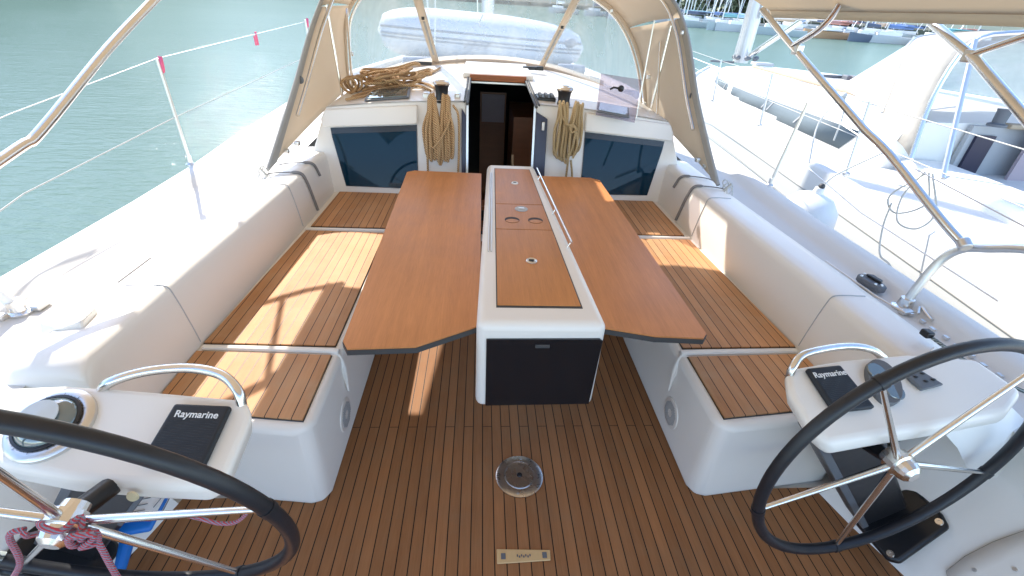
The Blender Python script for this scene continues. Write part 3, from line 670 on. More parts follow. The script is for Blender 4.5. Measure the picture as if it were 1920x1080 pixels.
# ------------------------------------------------------------------ winches and ropes
def winch(c, label):
    t = thing('winch', label, 'winch', c, 'winches on the coachroof'); c = Vector(c)
    MB().lathe([(.062, 0), (.062, .012), (.05, .02), (.043, .05), (.048, .10), (.056, .12)], c, (0, 0, 1), 28).build('drum', M['black'], t)
    MB().lathe([(.060, .12), (.064, .128), (.058, .14), (.05, .145), (.03, .146), (.026, .152), (0, .153)], c, (0, 0, 1), 28).build('cap', M['steel'], t)
    MB().box(c + V(-.0, .03, .134), (.10, .015, .008)).build('feeder_arm', M['satin'], t, bevel=.002)
    return t
winch((-.445, 3.58, 1.055), 'left chrome topped winch above the wider coil of tan rope')
winch((.455, 3.58, 1.055), 'right chrome topped winch beside a black clutch block')
ck = thing('rope_clutch', 'black rope clutch bank beside the right winch', 'rope clutch', (.33, 3.72, 1.06))
MB().box((.335, 3.74, 1.085), (.14, .20, .05)).build('clutch_body', M['black'], ck, bevel=.008)
for k in range(3): MB().box((.29 + .045 * k, 3.70, 1.12), (.022, .13, .018)).build('lever', M['greyp'], ck, bevel=.004)
MB().box((-.565, 3.66, 1.08), (.05, .09, .05)).box((-.335, 3.66, 1.085), (.04, .09, .05)).each('cheek_block', M['satin'], yacht, bevel=.008)

def coil(name, label, cx, yb, ztop, zbot, wid, n, mat, vt=.5, seed=1, tails=(), r=.0098):
    rnd = random.Random(seed); mb = MB()
    for k in range(n):
        u = (k + .5) / n * 2 - 1; xb = cx + u * wid * .42 + rnd.uniform(-.01, .01); zb = zbot + abs(u) * .05 + rnd.uniform(-.02, .025)
        y = yb - rnd.uniform(0, .035); x2 = cx + (u * .9 + rnd.uniform(-.25, .25)) * wid * .42
        xt1 = cx + (1 if u > 0 else -1) * (.028 + abs(u) * wid * .30 * vt) + rnd.uniform(-.008, .008)
        zt1 = ztop + rnd.uniform(-.015, .012); m1 = (zt1 + zb) / 2
        pts = [V(xt1, y + .02, zt1), V(lerp(xt1, xb, .35) * .9 + .1 * cx, y - .012, lerp(zt1, zb, .22)), V(xb + rnd.uniform(-.008, .008), y - .018, m1), V(xb, y - .01, lerp(m1, zb, .75)),
               V((xb + x2) / 2, y - .002, zb), V(x2, y + .008, lerp(m1, zb, .7)), V(x2 + rnd.uniform(-.008, .008), y + .006, m1), V(lerp(xt1, x2, .5), y + .008, lerp(zt1, zb, .25))]
        mb.tube(smooth(pts, 5, True), r, 7, True)
    for tp in tails: mb.tube(smooth([V(*p) for p in tp], 5), r * .85, 7)
    o = mb.build(name, mat, None, org=(cx, yb, zbot)); tag(o, label, 'rope'); return o
coil('rope_coil', 'wide coil of tan rope hanging left of the companionway', -.452, 3.40, 1.125, .665, .25, 19, M['rope'], .62, 3,
     [[(-.52, 3.37, .9), (-.50, 3.345, .78), (-.40, 3.34, .92), (-.37, 3.36, 1.02)], [(-.355, 3.39, 1.07), (-.318, 3.385, 1.0), (-.315, 3.385, .8), (-.325, 3.385, .55)], [(-.545, 3.385, .75), (-.55, 3.39, .55)]])
coil('rope_coil', 'slimmer knotted coil of olive tan rope hanging right of the companionway', .475, 3.40, 1.115, .71, .25, 13, M['rope2'], .8, 5,
     [[(.40, 3.37, 1.05), (.45, 3.345, .99), (.50, 3.335, .97), (.53, 3.34, .95), (.49, 3.335, .93), (.48, 3.34, .98), (.52, 3.345, .96), (.52, 3.35, .85), (.50, 3.36, .75)],
      [(.53, 3.36, .93), (.55, 3.35, .84), (.53, 3.36, .74)], [(.50, 3.375, .72), (.50, 3.38, .6), (.505, 3.385, .5)], [(.52, 3.375, .72), (.545, 3.38, .6), (.54, 3.385, .5)]])
# loose pile of rope on the port coachroof
rnd = random.Random(11); mb = MB()
for k in range(17):
    cx = rnd.uniform(-1.14, -.78); cy = rnd.uniform(4.0, 4.45); a0 = rnd.uniform(-1.1, 1.1); ra = rnd.uniform(.07, .24); rb = rnd.uniform(.05, .13); h = .016 + .0050 * k
    pts = []
    for j in range(10):
        a = 2 * PI * j / 10; x = ra * math.cos(a) * rnd.uniform(.85, 1.12); y = rb * math.sin(a) * rnd.uniform(.8, 1.2)
        X = cx + x * math.cos(a0) - y * math.sin(a0); Y = cy + x * math.sin(a0) + y * math.cos(a0); X = max(-1.2, X); pts.append(V(X, Y, zt(X, Y) + h + rnd.uniform(-.012, .030)))
    mb.tube(smooth(pts, 4, True), .0105, 7, True)
for k in range(5):
    cx = -1.20 + rnd.uniform(-.02, .08); cy = 3.96 + rnd.uniform(-.05, .1)
    mb.tube([V(cx + .055 * math.cos(a), cy + .02 * math.sin(a * 2), zt(cx, cy) + .06 + .05 * math.sin(a)) for a in [2 * PI * i / 14 for i in range(14)]], .0105, 7, True)
def onroof(p, h=.014): return V(p[0], p[1], zt(p[0], p[1]) + h)
for line in ([(-.83, 4.3), (-.70, 4.5), (-.62, 4.75), (-.68, 4.95), (-.78, 4.7), (-.66, 4.55), (-.60, 4.8), (-.57, 5.0)],
             [(-1.1, 3.95), (-.9, 4.12), (-.7, 4.16), (-.56, 3.98), (-.47, 3.72)],
             [(-1.12, 3.7), (-1.06, 3.82), (-.85, 4.02), (-.66, 3.98), (-.55, 3.80)], [(-1.15, 3.62), (-1.02, 3.72), (-1.0, 3.88), (-.9, 3.98), (-1.1, 4.06)]):
    mb.tube(smooth([onroof(p) for p in line], 6), .0105, 7)
tag(mb.build('rope_pile', M['rope'], None, org=(-.95, 4.2, 1.05)), 'loose heap of pale tan rope on the left of the coachroof', 'rope')
# grey padded straps by the sprayhood feet
for s, lab in ((-1, 'left'), (1, 'right')):
    k = 'grey padded straps hanging from the %s sprayhood foot to the seat' % lab
    def cpt(k, y, h=.008):
        a = Vector((CS[k - 1][0], 0, CS[k - 1][1])); b = Vector((CS[k + 1][0], 0, CS[k + 1][1])); d = (b - a).normalized(); nn = V(-d.z, 0, d.x)
        return V(s * (CS[k][0] - .03 + nn.x * h), y, CS[k][1] + nn.z * h)
    for y0, y1, kk in ((3.08, 3.20, (9, 8, 7, 6, 5, 4, 3)), (2.88, 2.98, (9, 8, 7, 6, 5, 4, 3, 2, 1))):
        pts = smooth([cpt(k, lerp(y0, y1, i / len(kk))) for i, k in enumerate(kk)], 4)
        mb = MB().tube(pts, [.004 if i < 10 else .0095 for i in range(len(pts))], 7)
        mb_ = mb if y0 > 3 else MB().add(mb_.v + mb.v, mb_.f + [tuple(q + len(mb_.v) for q in f) for f in mb.f])
        mb_ = mb if y0 > 3 else mb_
    mb = mb_
    tag(mb.build('padded_strap', M['greystrap'], None, org=(s * 1.3, 3, .42)), k, 'strap')

# ------------------------------------------------------------------ sprayhood
hood = thing('sprayhood', 'beige canvas sprayhood with clear vinyl windscreen over the companionway', 'sprayhood', (0, 4.0, 1.0))
AFT = smooth([V(-1.47, 2.86, .735), V(-1.43, 3.40, 1.12), V(-1.34, 3.82, 1.55), V(-1.20, 4.10, 1.83), V(-.8, 4.34, 2.0), V(0, 4.50, 2.06), V(.8, 4.34, 2.02), V(1.20, 4.08, 1.86), V(1.36, 3.85, 1.62), V(1.43, 3.45, 1.14), V(1.45, 2.90, .72)], 6)
FRT = smooth([V(-1.33, 4.42, 1.0), V(-1.34, 4.50, 1.30), V(-1.30, 4.56, 1.58), V(-1.08, 4.62, 1.80), V(-.6, 4.68, 1.92), V(0, 4.72, 1.96), V(.55, 4.68, 1.90), V(.95, 4.62, 1.74), V(1.15, 4.52, 1.54), V(1.26, 4.36, 1.28), V(1.31, 4.20, .98)], 6)
BAS = smooth([V(-1.29, 4.44, .99), V(-1.17, 4.9, 1.04), V(-.98, 5.25, 1.08), V(-.7, 5.42, 1.13), V(-.35, 5.52, 1.165), V(0, 5.55, 1.175), V(.35, 5.50, 1.16), V(.62, 5.40, 1.13), V(.9, 5.10, 1.08), V(1.12, 4.7, 1.04), V(1.29, 4.22, .98)], 6)
N = len(AFT)
lo, hi = 13, N - 14                               # roof between the hoop corners
def bow(a, b, t, k): return a.lerp(b, t) + V(0, 0, k * math.sin(PI * t))
roof = [[bow(AFT[i], FRT[i], t, .02) for i in range(lo, hi + 1)] for t in (0, .2, .4, .6, .8, 1)]
MB().loft(roof).build('roof_canvas', M['canvas'], hood, solid=.004)
for s in (0, 1):
    idx = list(range(0, lo + 1)) if s == 0 else list(range(hi, N))
    q = [[AFT[i].lerp(FRT[i], t) + V((1 if s else -1) * .015 * math.sin(PI * t), 0, 0) for i in idx] for t in (0, .25, .5, .75, 1)]
    MB().loft(q).build('side_canvas', M['canvas'], hood, solid=.004)
    # grey binding along the after edge
    st = [[AFT[i].lerp(FRT[i], t) + V((1 if s else -1) * (.010 + .015 * math.sin(PI * t)), 0, 0) * 1.0 - V((1 if s else -1) * .022, 0, 0) for i in (idx)] for t in (0.0, .07)]
    MB().loft(st).build('edge_binding', M['greyc'], hood)
def wnd(i0, i1, name, m, off=0.0):
    secs = [[BAS[i].lerp(FRT[i], t) for i in range(i0, i1 + 1)] for t in (0.06, .35, .65, .94)]
    MB().loft(secs).build(name, m, hood)
pa, pb = 19, 39
wnd(2, pa, 'clear_window', M['vinyl']); wnd(pa, pb, 'clear_window', M['vinyl']); wnd(pb, N - 3, 'clear_window', M['vinyl'])
for i, wd in ((pa, .035), (pb, .032)):            # canvas battens between the panes
    a, b = BAS[i], (V(-.77, 4.66, 1.88) if i == pa else V(.70, 4.66, 1.86)); mb = MB()
    mb.loft([[a + V(-wd, -.008, 0), a + V(wd, -.008, 0)], [b + V(-wd * 1.2, -.008, 0), b + V(wd * 1.2, -.008, 0)]])
    mb.build('batten', M['canvas'], hood, solid=.008)
    MB().tube([a.lerp(b, .12) + V(0, -.016, 0), a.lerp(b, .52) + V(0, -.016, 0)], .010, 6).build('strap', M['greyc'], hood)
    MB().box(a.lerp(b, .56) + V(0, -.02, 0), (.028, .012, .03)).build('buckle', M['black'], hood, bevel=.004)
MB().tube(BAS[:], .016, 8).build('base_binding', M['canvas'], hood)
MB().tube([p + V(0, 0, -.012) for p in FRT], .020, 8).build('window_header', M['canvas'], hood)
MB().loft([[p + V(0, -.004, -.035) for p in BAS[8:-8]], [p + V(0, .0, .055) for p in BAS[8:-8]]]).build('base_skirt', M['canvas'], hood)
ctr = [p.lerp(V(0, p.y + .05, p.z), .03) for p in AFT]
MB().tube(AFT, .013, 8).build('aft_hem', M['greyc'], hood)
MB().tube([V(p.x * .965, p.y + .07, p.z - .014) for p in AFT[4:-4]], .0125, 10).build('aft_hoop', M['steel'], hood)
MB().tube([V(p.x * .965, p.y - .03, p.z - .028) for p in FRT], .0115, 10).build('front_hoop', M['steel'], hood)
mb = MB()
for s in (-1, 1):
    mb.tube([V(s * 1.27, 3.98, .985), V(s * 1.30, 3.98, 1.62)], .011, 8)
    mb.tube([V(s * 1.24, 3.72, .99), V(s * 1.29, 4.12, 1.50)], .009, 8) if s > 0 else mb.tube([V(s * 1.20, 4.02, .99), V(s * 1.26, 4.40, 1.60)], .009, 8)
mb.each('hoop_strut', M['steel'], hood)
mb = MB()
for p in (V(-1.44, 3.12, .78), V(-1.37, 3.14, .83), V(1.44, 3.12, .78), V(1.38, 3.14, .82), V(-1.30, 4.35, 1.03), V(1.25, 4.1, 1.03), V(.96, 4.58, 1.70), V(.8, 4.6, 1.79), V(1.35, 3.85, 1.58), V(1.24, 4.10, 1.24), V(-1.24, 4.3, 1.28)): mb.box(p, (.03, .035, .03))
mb.each('hoop_fitting', M['satin'], hood, bevel=.006)
for k, (x, y, z) in enumerate(((-1.408, 3.52, 1.17), (1.425, 3.6, 1.18))):
    MB().lathe([(.026, 0), (.026, .006), (.018, .01)], (x, y - .015, z), (-.3 if x < 0 else .3, -1, .1), 18).build('turn_button', M['greyp'], hood)
mb = MB()
for s in (-1, 1):                                  # lashings at the feet
    for k in range(5):
        c = V(s * 1.50, 2.82 + .02 * k, .70 + .008 * k); mb.tube([c + V(.02 * math.cos(a) * s, .02 * math.sin(a), .03 * math.sin(a + k)) for a in [2 * PI * i / 10 for i in range(10)]], .0035, 5, True)
mb.each('foot_lashing', M['whiterope'], hood)

# ------------------------------------------------------------------ bimini
bim = thing('bimini', 'beige bimini canopy on bent steel tubes overhead and to the right', 'canopy', (0, 1.5, .9))
F = smooth([V(-1.66, 3.35, 1.70), V(-1.45, 3.5, 1.86), V(-.8, 3.84, 2.05), V(0, 4.06, 2.10), V(.8, 3.70, 2.05), V(1.32, 3.2, 1.85), V(1.54, 3.06, 1.735)], 6)
def bsec(y0, k):
    out = []
    for p in F:
        t = k; out.append(V(p.x * (1 - .0 * t), lerp(p.y, y0, t), p.z + (.03 * math.sin(PI * t) if abs(p.x) < 1.4 else -.02 * t)))
    return out
secs = [bsec(-.9, k / 8) for k in range(9)]
MB().loft(secs).build('canopy_canvas', M['canvas2'], bim, solid=.006)
mb = MB()                                          # side valance
for s, i in ((1, -1), (-1, 0)):
    mb.loft([[q[i] + V(0, 0, .01) for q in secs], [q[i] + V(s * .012, 0, -.035) for q in secs]])
mb.each('valance', M['canvas2'], bim, solid=.006)
for xs_, nm in (((-1.56, -1.2, -.8, -.4, -.22), 'p'), ((.46, .8, 1.1, 1.34), 's')):  # panels added out of view to shape the sun patches in the cockpit
    MB().loft([[V(x, interp([(-1.6, 3.42), (-.8, 3.82), (0, 3.98), (.8, 3.66), (1.4, 3.1)], x), 2.07 - .17 * (abs(x) / 1.5) ** 2) for x in xs_], [V(x * .95, interp([(-1.5, 4.1), (-1.2, 4.3), (0, 4.58), (1.2, 4.25), (1.5, 3.9)], x), 2.09 - .17 * (abs(x) / 1.4) ** 2) for x in xs_]]).build('added_shade_panel', M['canvas2'], bim, solid=.004)
tA = smooth([V(1.745, 1.50, .955), V(1.70, 1.62, 1.03), V(1.63, 1.90, 1.20), V(1.60, 2.06, 1.27)], 4) + [V(1.52, 2.75, 1.59), V(1.49, 3.06, 1.735)]
MB().tube(tA, .0165, 12).build('frame_tube', M['steel'], bim)
MB().tube(smooth([V(1.525, 2.70, 1.57), V(1.515, 2.50, 1.66), V(1.50, 2.40, 1.76), V(1.48, 2.38, 1.84)], 5), .0155, 12).build('frame_tube', M['steel'], bim)
MB().tube([V(1.60, 1.97, 1.70), V(1.52, 1.62, 1.585), V(1.50, 1.30, 1.42), V(1.50, .8, 1.15)], .0155, 12).build('frame_tube', M['steel'], bim)
MB().tube([V(1.53, 1.68, 1.60), V(1.50, 1.42, 1.70)], .011, 10).build('frame_tube', M['steel'], bim)
MB().tube(smooth([V(-1.66, 2.56, 1.615), V(-1.70, 2.2, 1.43), V(-1.72, 1.76, 1.20), V(-1.73, 1.66, 1.165), V(-1.76, 1.35, 1.07), V(-1.80, 1.05, .96)], 5), .018, 12).build('frame_tube', M['steel'], bim)
MB().tube([V(-1.93, 3.17, 1.69), V(-1.80, 3.33, 1.73), V(-1.64, 3.43, 1.75)], .015, 12).build('frame_tube', M['steel'], bim)
MB().tube([V(-1.86, 3.24, 1.69), V(-1.74, 2.80, 1.67), V(-1.66, 2.56, 1.62)], .013, 12).build('frame_tube', M['steel'], bim)
MB().tube([V(-1.66, 2.56, 1.615), V(-1.62, 2.95, 1.76)], .018, 12).build('frame_tube', M['steel'], bim)
MB().box((1.535, 2.66, 1.555), (.04, .05, .05)).box((1.535, 1.67, 1.60), (.035, .045, .04)).lathe([(.024, -.02), (.024, .02)], (1.74, 1.505, .965), (.1, 1, .6), 12).each('tube_joint', M['satin'], bim, bevel=.006)

# ------------------------------------------------------------------ rails, stanchions, lifelines
def pushpit(s, label, foot, pts, r):
    t = thing('pushpit', label, 'rail', foot)
    MB().tube(smooth(pts, 7), r, 12).build('rail_tube', M['satin'] if s > 0 else M['white'], t)
    f = V(*foot)
    MB().lathe([(.045, 0), (.045, .008), (.03, .014), (.026, .05)], f, (0, 0, 1), 16).build('foot_plate', M['steel'], t)
    MB().box(f + V(.05, .03, .012), (.03, .06, .02)).box(f + V(-.03, -.05, .012), (.05, .03, .02)).each('foot_bracket', M['satin'], t, bevel=.004)
    return t
pushpit(1, 'steel stern rail curving up from the right side deck', (1.715, 1.565, .622), [V(1.715, 1.565, .63), V(1.735, 1.57, .75), V(1.765, 1.57, .86), V(1.785, 1.54, .925), V(1.80, 1.47, .965), V(1.82, 1.3, 1.03), V(1.85, .9, 1.06), V(1.86, .2, 1.08)], .0175)
pushpit(-1, 'stern rail post rising from the left side deck at the photo edge', (-1.82, 1.46, .622), [V(-1.82, 1.46, .63), V(-1.86, 1.44, .75), V(-1.90, 1.40, .9), V(-1.92, 1.3, 1.0), V(-1.95, 1.0, 1.05), V(-1.96, .2, 1.08)], .0175)
def stanchion(x, y, label, h=.625, lean=0):
    t = thing('stanchion', label, 'stanchion', (x, y, dz(y) + .055), 'stanchions of the yacht'); b = V(x, y, dz(y) + .05)
    MB().lathe([(.028, 0), (.028, .01), (.017, .02), (.016, .06)], b, (0, 0, 1), 14).build('base', M['satin'], t)
    MB().tube([b, b + V(lean, 0, h)], [.0125, .0105], 10).build('post', M['satin'], t)
    return t, b + V(lean, 0, h)
sL1, tL1 = stanchion(-2.04, 3.05, 'steel stanchion on the left gunwale with pink tape at its top')
sL2, tL2 = stanchion(-2.04, 5.72, 'farther left stanchion half hidden behind the sprayhood with pink tape tip')
sR1, tR1 = stanchion(1.90, 3.03, 'steel stanchion on the right gunwale outside the sprayhood foot', .56, .06)
for tt, pp in ((sL1, tL1), (sL2, tL2)):
    MB().loft([[pp + V(.012, -.006, .015), pp + V(.035, -.004, .01)], [pp + V(.012, -.006, -.04), pp + V(.03, -.004, -.05)], [pp + V(.014, -.006, -.08), pp + V(.024, -.004, -.07)]]).build('pink_tape', M['pink'], tt, solid=.001)
def life(name, pts, label, r=.0035, m='satin', extra=None):
    o = MB().tube(pts, r, 6)
    o = o.build(name, M[m], None, org=pts[0]); return tag(o, label, 'lifeline')
life('lifeline', [tL2 + V(0, 0, -.02), tL1, V(-2.02, 2.0, 1.20), V(-1.97, 1.2, 1.10)], 'thin upper lifeline along the left side with pink tape', .0020)
life('lifeline', [V(-2.04, 5.7, dz(5.7) + .34), V(-2.04, 3.05, .985), V(-2.03, 1.9, .905), V(-1.93, 1.3, .84)], 'thin lower lifeline along the left side', .0028, 'whiterope')
tag(MB().box((-2.045, 4.45, 1.345), (.006, .03, .10)).box((-2.045, 4.41, 1.33), (.006, .02, .07)).build('tape_flag', M['pink'], None, bevel=.001, org=(-2.045, 4.45, 1.3)), 'pink tape flag hanging on the left upper lifeline over water', 'tape')
life('lifeline', [V(1.95, 6.0, dz(6) + .6), tR1, V(1.93, 2.2, 1.12), V(1.87, 1.2, 1.04)], 'upper lifeline running from the right stanchion back to the stern rail', .003)
life('lifeline', [V(1.95, 6.0, dz(6) + .3), tR1 + V(-.03, 0, -.30), V(1.90, 2.2, .82), V(1.83, 1.35, .80)], 'lower lifeline on the right side crossing the neighbouring hull', .003)
# fairlead, line hanging on the stern rail, hull-side fender
fl = thing('fairlead', 'dark grey fairlead block on the right coaming edge', 'fairlead', (1.66, 1.72, .64))
R = Matrix.Rotation(.12, 3, 'Z')
pts = [V(1.675, 1.73, .635) + R @ V(x * .6, y * .62, 0) for x, y in ((-.05, -.08), (-.03, -.115), (.03, -.115), (.05, -.06), (.05, .05), (.02, .10), (-.03, .10), (-.055, .05))]
MB().prism(pts, (0, 0, .034)).build('block_body', M['greyp'], fl, bevel=.008)
MB().prism([V(1.675, 1.73, .670) + R @ V(x * .6, y * .62, 0) for x, y in ((.0, -.07), (.045, -.05), (.045, .04), (.0, .06))], (0, 0, .012)).build('sheave_slot', M['black'], fl, bevel=.004)
mb = MB()
for x, y in ((-.035, -.07), (-.035, .06), (.0, -.09), (.015, .085)): mb.lathe([(.007, 0), (.006, .005)], V(1.675, 1.73, .669) + R @ V(x * .6, y * .6, 0), (0, 0, 1), 8)
mb.each('rivet', M['satin'], fl)
mr = thing('mooring_line', 'thin flecked line running aft from the right coaming past the wheel', 'rope', (1.5, 1.2, .7))
MB().tube(smooth([V(1.46, 1.20, .735), V(1.49, 1.12, .72), V(1.53, 1.02, .71), V(1.60, .95, .70), V(1.66, .9, .69)], 6), .006, 7).build('line', M['greyrope'], mr)
MB().box((1.455, 1.22, .74), (.03, .035, .025)).build('snap_hook', M['black'], mr, bevel=.006)
tr = MB().tube([V(1.605, 1.95, .65), V(1.625, 1.62, .645), V(1.66, 1.50, .64)], .004, 6)
for k in range(9): tr.box((1.69 + .008 * (k % 2), 1.50 - .055 * k, .635), (.014, .02, .012))
tr.tube(smooth([V(1.70, 1.48, .65), V(1.74, 1.52, .66), V(1.72, 1.44, .65), V(1.76, 1.46, .64), V(1.75, 1.38, .64)], 4), .005, 6)
tr.each('jib_track', M['satin'], yacht)
rl = MB()
rl.tube(smooth([V(2.01, 2.05, 1.09), V(2.03, 2.0, .95), V(2.0, 2.1, .86), V(1.98, 2.16, .93), V(2.02, 2.07, 1.08)], 6), .0045, 6)
rl.tube(smooth([V(2.02, 2.04, 1.09), V(2.06, 1.96, .92), V(2.02, 1.97, .83), V(1.97, 2.04, .84), V(2.0, 2.11, .95), V(2.0, 2.06, 1.09)], 6), .0045, 6)
rl.tube(smooth([V(1.99, 2.14, .9), V(1.97, 2.1, .78), V(1.95, 2.02, .66), V(1.94, 1.92, .64), V(1.96, 1.8, .52)], 6), .0045, 6)
tag(rl.build('hanging_line', M['whiterope'], None, org=(2.0, 2.05, .6)), 'pale line looped over the right upper lifeline and hanging outboard', 'rope')
fd = thing('fender', 'fat white fender squeezed between the two hulls on the right', 'fender', (2.2, 3.05, -.1))
MB().lathe([(0, -.32), (.10, -.30), (.18, -.2), (.20, .0), (.20, .42), (.185, .52), (.12, .60), (.035, .63), (.03, .67), (0, .68)], (2.24, 3.05, .02), (.05, -.05, 1), 28).build('fender_body', M['fenderw'], fd)
MB().tube(smooth([V(2.275, 3.01, .70), V(2.35, 3.0, .80), V(2.55, 2.9, 1.0)], 5), .006, 6).build('fender_line', M['whiterope'], fd)
MB().ell((2.275, 3.01, .70), (.022, .022, .022), 10, 7).build('fender_eye', M['seal'], fd)

# ------------------------------------------------------------------ own mast, tender on the foredeck
ms = thing('mast', 'pale mast seen through the windscreen behind the dinghy', 'mast', (-.07, 9.2, .9))
MB().tube([V(-.07, 9.2, .9), V(-.07, 9.2, 12)], .11, 14).build('mast_tube', M['alu'], ms)
MB().tube([V(-.28, 9.0, 2.6), V(-.22, 9.1, 1.0)], .012, 6).tube([V(-.85, 6.2, 2.7), V(-.75, 6.1, 1.12)], .010, 6).tube([V(-.66, 6.2, 2.7), V(-.72, 6.1, 1.12)], .006, 6).each('halyard', M['satin'], ms)
dk = thing('inflatable_dinghy', 'pale grey inflatable dinghy stowed upside down across the foredeck', 'dinghy', (-.2, 7.6, .95))
secs = []
for k in range(25):
    u = -1 + 2 * k / 24; X = -.15 + u * 1.50; e = max(.0, 1 - abs(u) ** 5) ** .42; zc_ = 1.28 - .05 * u; hz = .33 * e * (1 if u < .2 else 1 - .22 * (u - .2)); hy = .62 * e
    secs.append([V(X, 7.55 + hy * math.copysign(abs(math.cos(a)) ** .75, math.cos(a)), zc_ + hz * math.copysign(abs(math.sin(a)) ** .8, math.sin(a))) for a in [2 * PI * j / 24 for j in range(24)]])
MB().loft(secs, True, True).build('hull_tube', M['pvc'], dk)
for zo, r in ((.07, .016), (.0, .012), (-.04, .012)):
    pts = []
    for k in range(1, 24):
        u = -1 + 2 * k / 24; e = max(0, 1 - abs(u) ** 5) ** .42; pts.append(V(-.15 + u * 1.5, 7.55 - .62 * e * (1 - abs(zo) * .5) - .004, 1.28 - .05 * u + zo * 1.1))
    MB().tube(pts, r, 6).build('rubbing_strake', M['pvc2'], dk)
mb = MB()
for k in range(11): mb.box((-.55 + .045 * k, 6.918, 1.115 + .008 * math.sin(k * 2.1)), (.022, .006, .03))
for k in range(4): mb.tube([V(-.40 + .09 * k, 6.915, 1.18), V(-.33 + .09 * k, 6.915, 1.27)], .008, 5)
mb.build('faded_print', M['pvc2'], dk)
MB().ell((1.05, 7.02, 1.32), (.08, .05, .06)).build('drain_cap', M['pvc2'], dk)
MB().tube(smooth([V(-.15, 6.95, 1.60), V(-.2, 6.93, 1.5), V(-.18, 6.925, 1.45)], 4), .01, 6).build('tie_rope', M['whiterope'], dk)
bg_ = MB().lathe([(0, 0), (.07, .02), (.075, .2), (.075, .5), (.06, .54), (0, .55)], (-1.15, 6.35, 1.04), (1, .1, 0), 14).build('rolled_bag', M['pvc2'], None, org=(-.9, 6.35, .98)); tag(bg_, 'grey rolled bag lying forward of the windscreen on the left', 'bag')
bg2 = MB().lathe([(0, 0), (.06, .02), (.065, .2), (.06, .34), (0, .36)], (.75, 6.1, 1.08), (1, -.15, 0), 14).build('rolled_bag', M['pvc2'], None, org=(.9, 6.1, 1.0)); tag(bg2, 'small grey roll forward of the windscreen on the right', 'bag')

# ------------------------------------------------------------------ neighbouring yacht
psi = math.radians(8); NO = V(2.55, 1.2, 0); NVv = V(math.sin(psi), math.cos(psi), 0); NU = V(math.cos(psi), -math.sin(psi), 0)
def N_(u, v, z): return NO + NU * u + NVv * v + V(0, 0, z)
ny = thing('neighbour_yacht', 'white sailing yacht moored alongside on the right with grey side windows', 'yacht', NO)
nv = [-4, -2, 0, 2, 4, 6, 8, 9.5, 11, 12.5, 13.6]
nl = [.12, .05, 0, 0, 0, .02, .18, .45, .95, 1.55, 2.02]
mb = MB()
for sd_ in (0, 1):
    secs = []
    for v_, l in zip(nv, nl):
        z = .56; u = l if sd_ == 0 else 4.1 - l; k = 1 if sd_ == 0 else -1
        secs.append([N_(u + k * .09, v_, z - .02), N_(u + k * .07, v_, z + .03), N_(u + k * .02, v_, z + .03), N_(u, v_, z), N_(u, v_, z - .3), N_(u + k * .06, v_, -.4), N_(u + k * .25, v_, -1.5)])
    mb.loft(secs)
mb.build('hull', M['hullw'], ny, ang=60)
mb = MB(); secs = []
for v_, l in zip(nv, nl):
    z = .54; secs.append([N_(l + .05, v_, z), N_(2.05, v_, z + .06), N_(4.05 - l, v_, z)])
mb.loft(secs).build('deck', M['deck'], ny)
MB().tube([N_(-.004, v_, .34) for v_ in (-2, 0, 2, 4, 6, 8)], .004, 5).build('hull_line', M['greyc'], ny)
MB().tube([N_(-.004, v_, .17) for v_ in (-2, 0, 2, 4, 6, 8)], .003, 5).build('hull_line', M['greyc'], ny)
mb = MB(); secs = []
for v_, a, h in ((3.02, .71, .99), (3.2, .70, 1.02), (5, .66, 1.02), (7.5, .70, .98), (9.3, .92, .90), (10.8, 1.4, .78)):
    secs.append([N_(a - .02, v_, .55), N_(a, v_, .80), N_(a + .05, v_, h - .06), N_(a + .20, v_, h), N_(2.05, v_, h + .05), N_(3.9 - a, v_, h), N_(4.1 - a, v_, .55)])
mb.loft(secs, cap=True).build('coachroof', M['gel2'], ny, ang=50)
def nwin(pts): return MB().prism([N_(u, v_, z) for u, v_, z in pts], NU * -.012)
NA = [(2.5, .74), (3.2, .70), (5, .66), (7.5, .70), (9.3, .92)]
def nside(v_, z, off=.008): return N_(interp(NA, v_) - .02 + .02 * min(1, max(0, (z - .55) / .25)) - off, v_, z)
TOPW = [(3.5, .79), (9.0, .72)]; BOTW = [(3.72, .565), (5.3, .56), (5.32, .60), (6.9, .575), (6.92, .61), (7.3, .60), (9.0, .62)]
vsw = [3.72, 4.4, 5.3, 5.32, 6.0, 6.9, 6.92, 7.3, 8.2, 9.0]
MB().loft([[nside(3.5, .785)] + [nside(v_, interp(TOPW, v_)) for v_ in vsw[1:]], [nside(3.72, .565)] + [nside(v_, interp(BOTW, v_)) for v_ in vsw[1:]]]).build('side_window', M['nwin'], ny, solid=.006)
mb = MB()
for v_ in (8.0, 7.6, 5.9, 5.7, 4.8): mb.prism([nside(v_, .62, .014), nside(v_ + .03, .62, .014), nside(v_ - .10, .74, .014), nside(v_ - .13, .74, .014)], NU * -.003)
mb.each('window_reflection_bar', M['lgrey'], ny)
MB().tube(smooth([N_(1.0, v_, 1.045) for v_ in (7.6, 6.6, 5.6, 4.6, 3.9)], 4), .022, 8).build('handrail', M['yellow'], ny)
MB().box(N_(1.7, 9.0, 1.01), (.35, .3, .05), Matrix.Rotation(-psi, 3, 'Z')).build('deck_hatch', M['lgrey'], ny, bevel=.01)
MB().box(N_(1.2, 9.9, .95), (.5, .06, .04), Matrix.Rotation(-psi, 3, 'Z')).box(N_(1.9, 6.4, 1.06), (.6, .06, .04), Matrix.Rotation(-psi, 3, 'Z')).each('deck_track', M['greyp'], ny)
mb = MB()
for k in range(5): mb.box(N_(1.85 + .05 * k, 6.2 + .1 * (k % 2), 1.07), (.07, .12, .06))
mb.each('deck_organiser', M['greyp'], ny, bevel=.01)
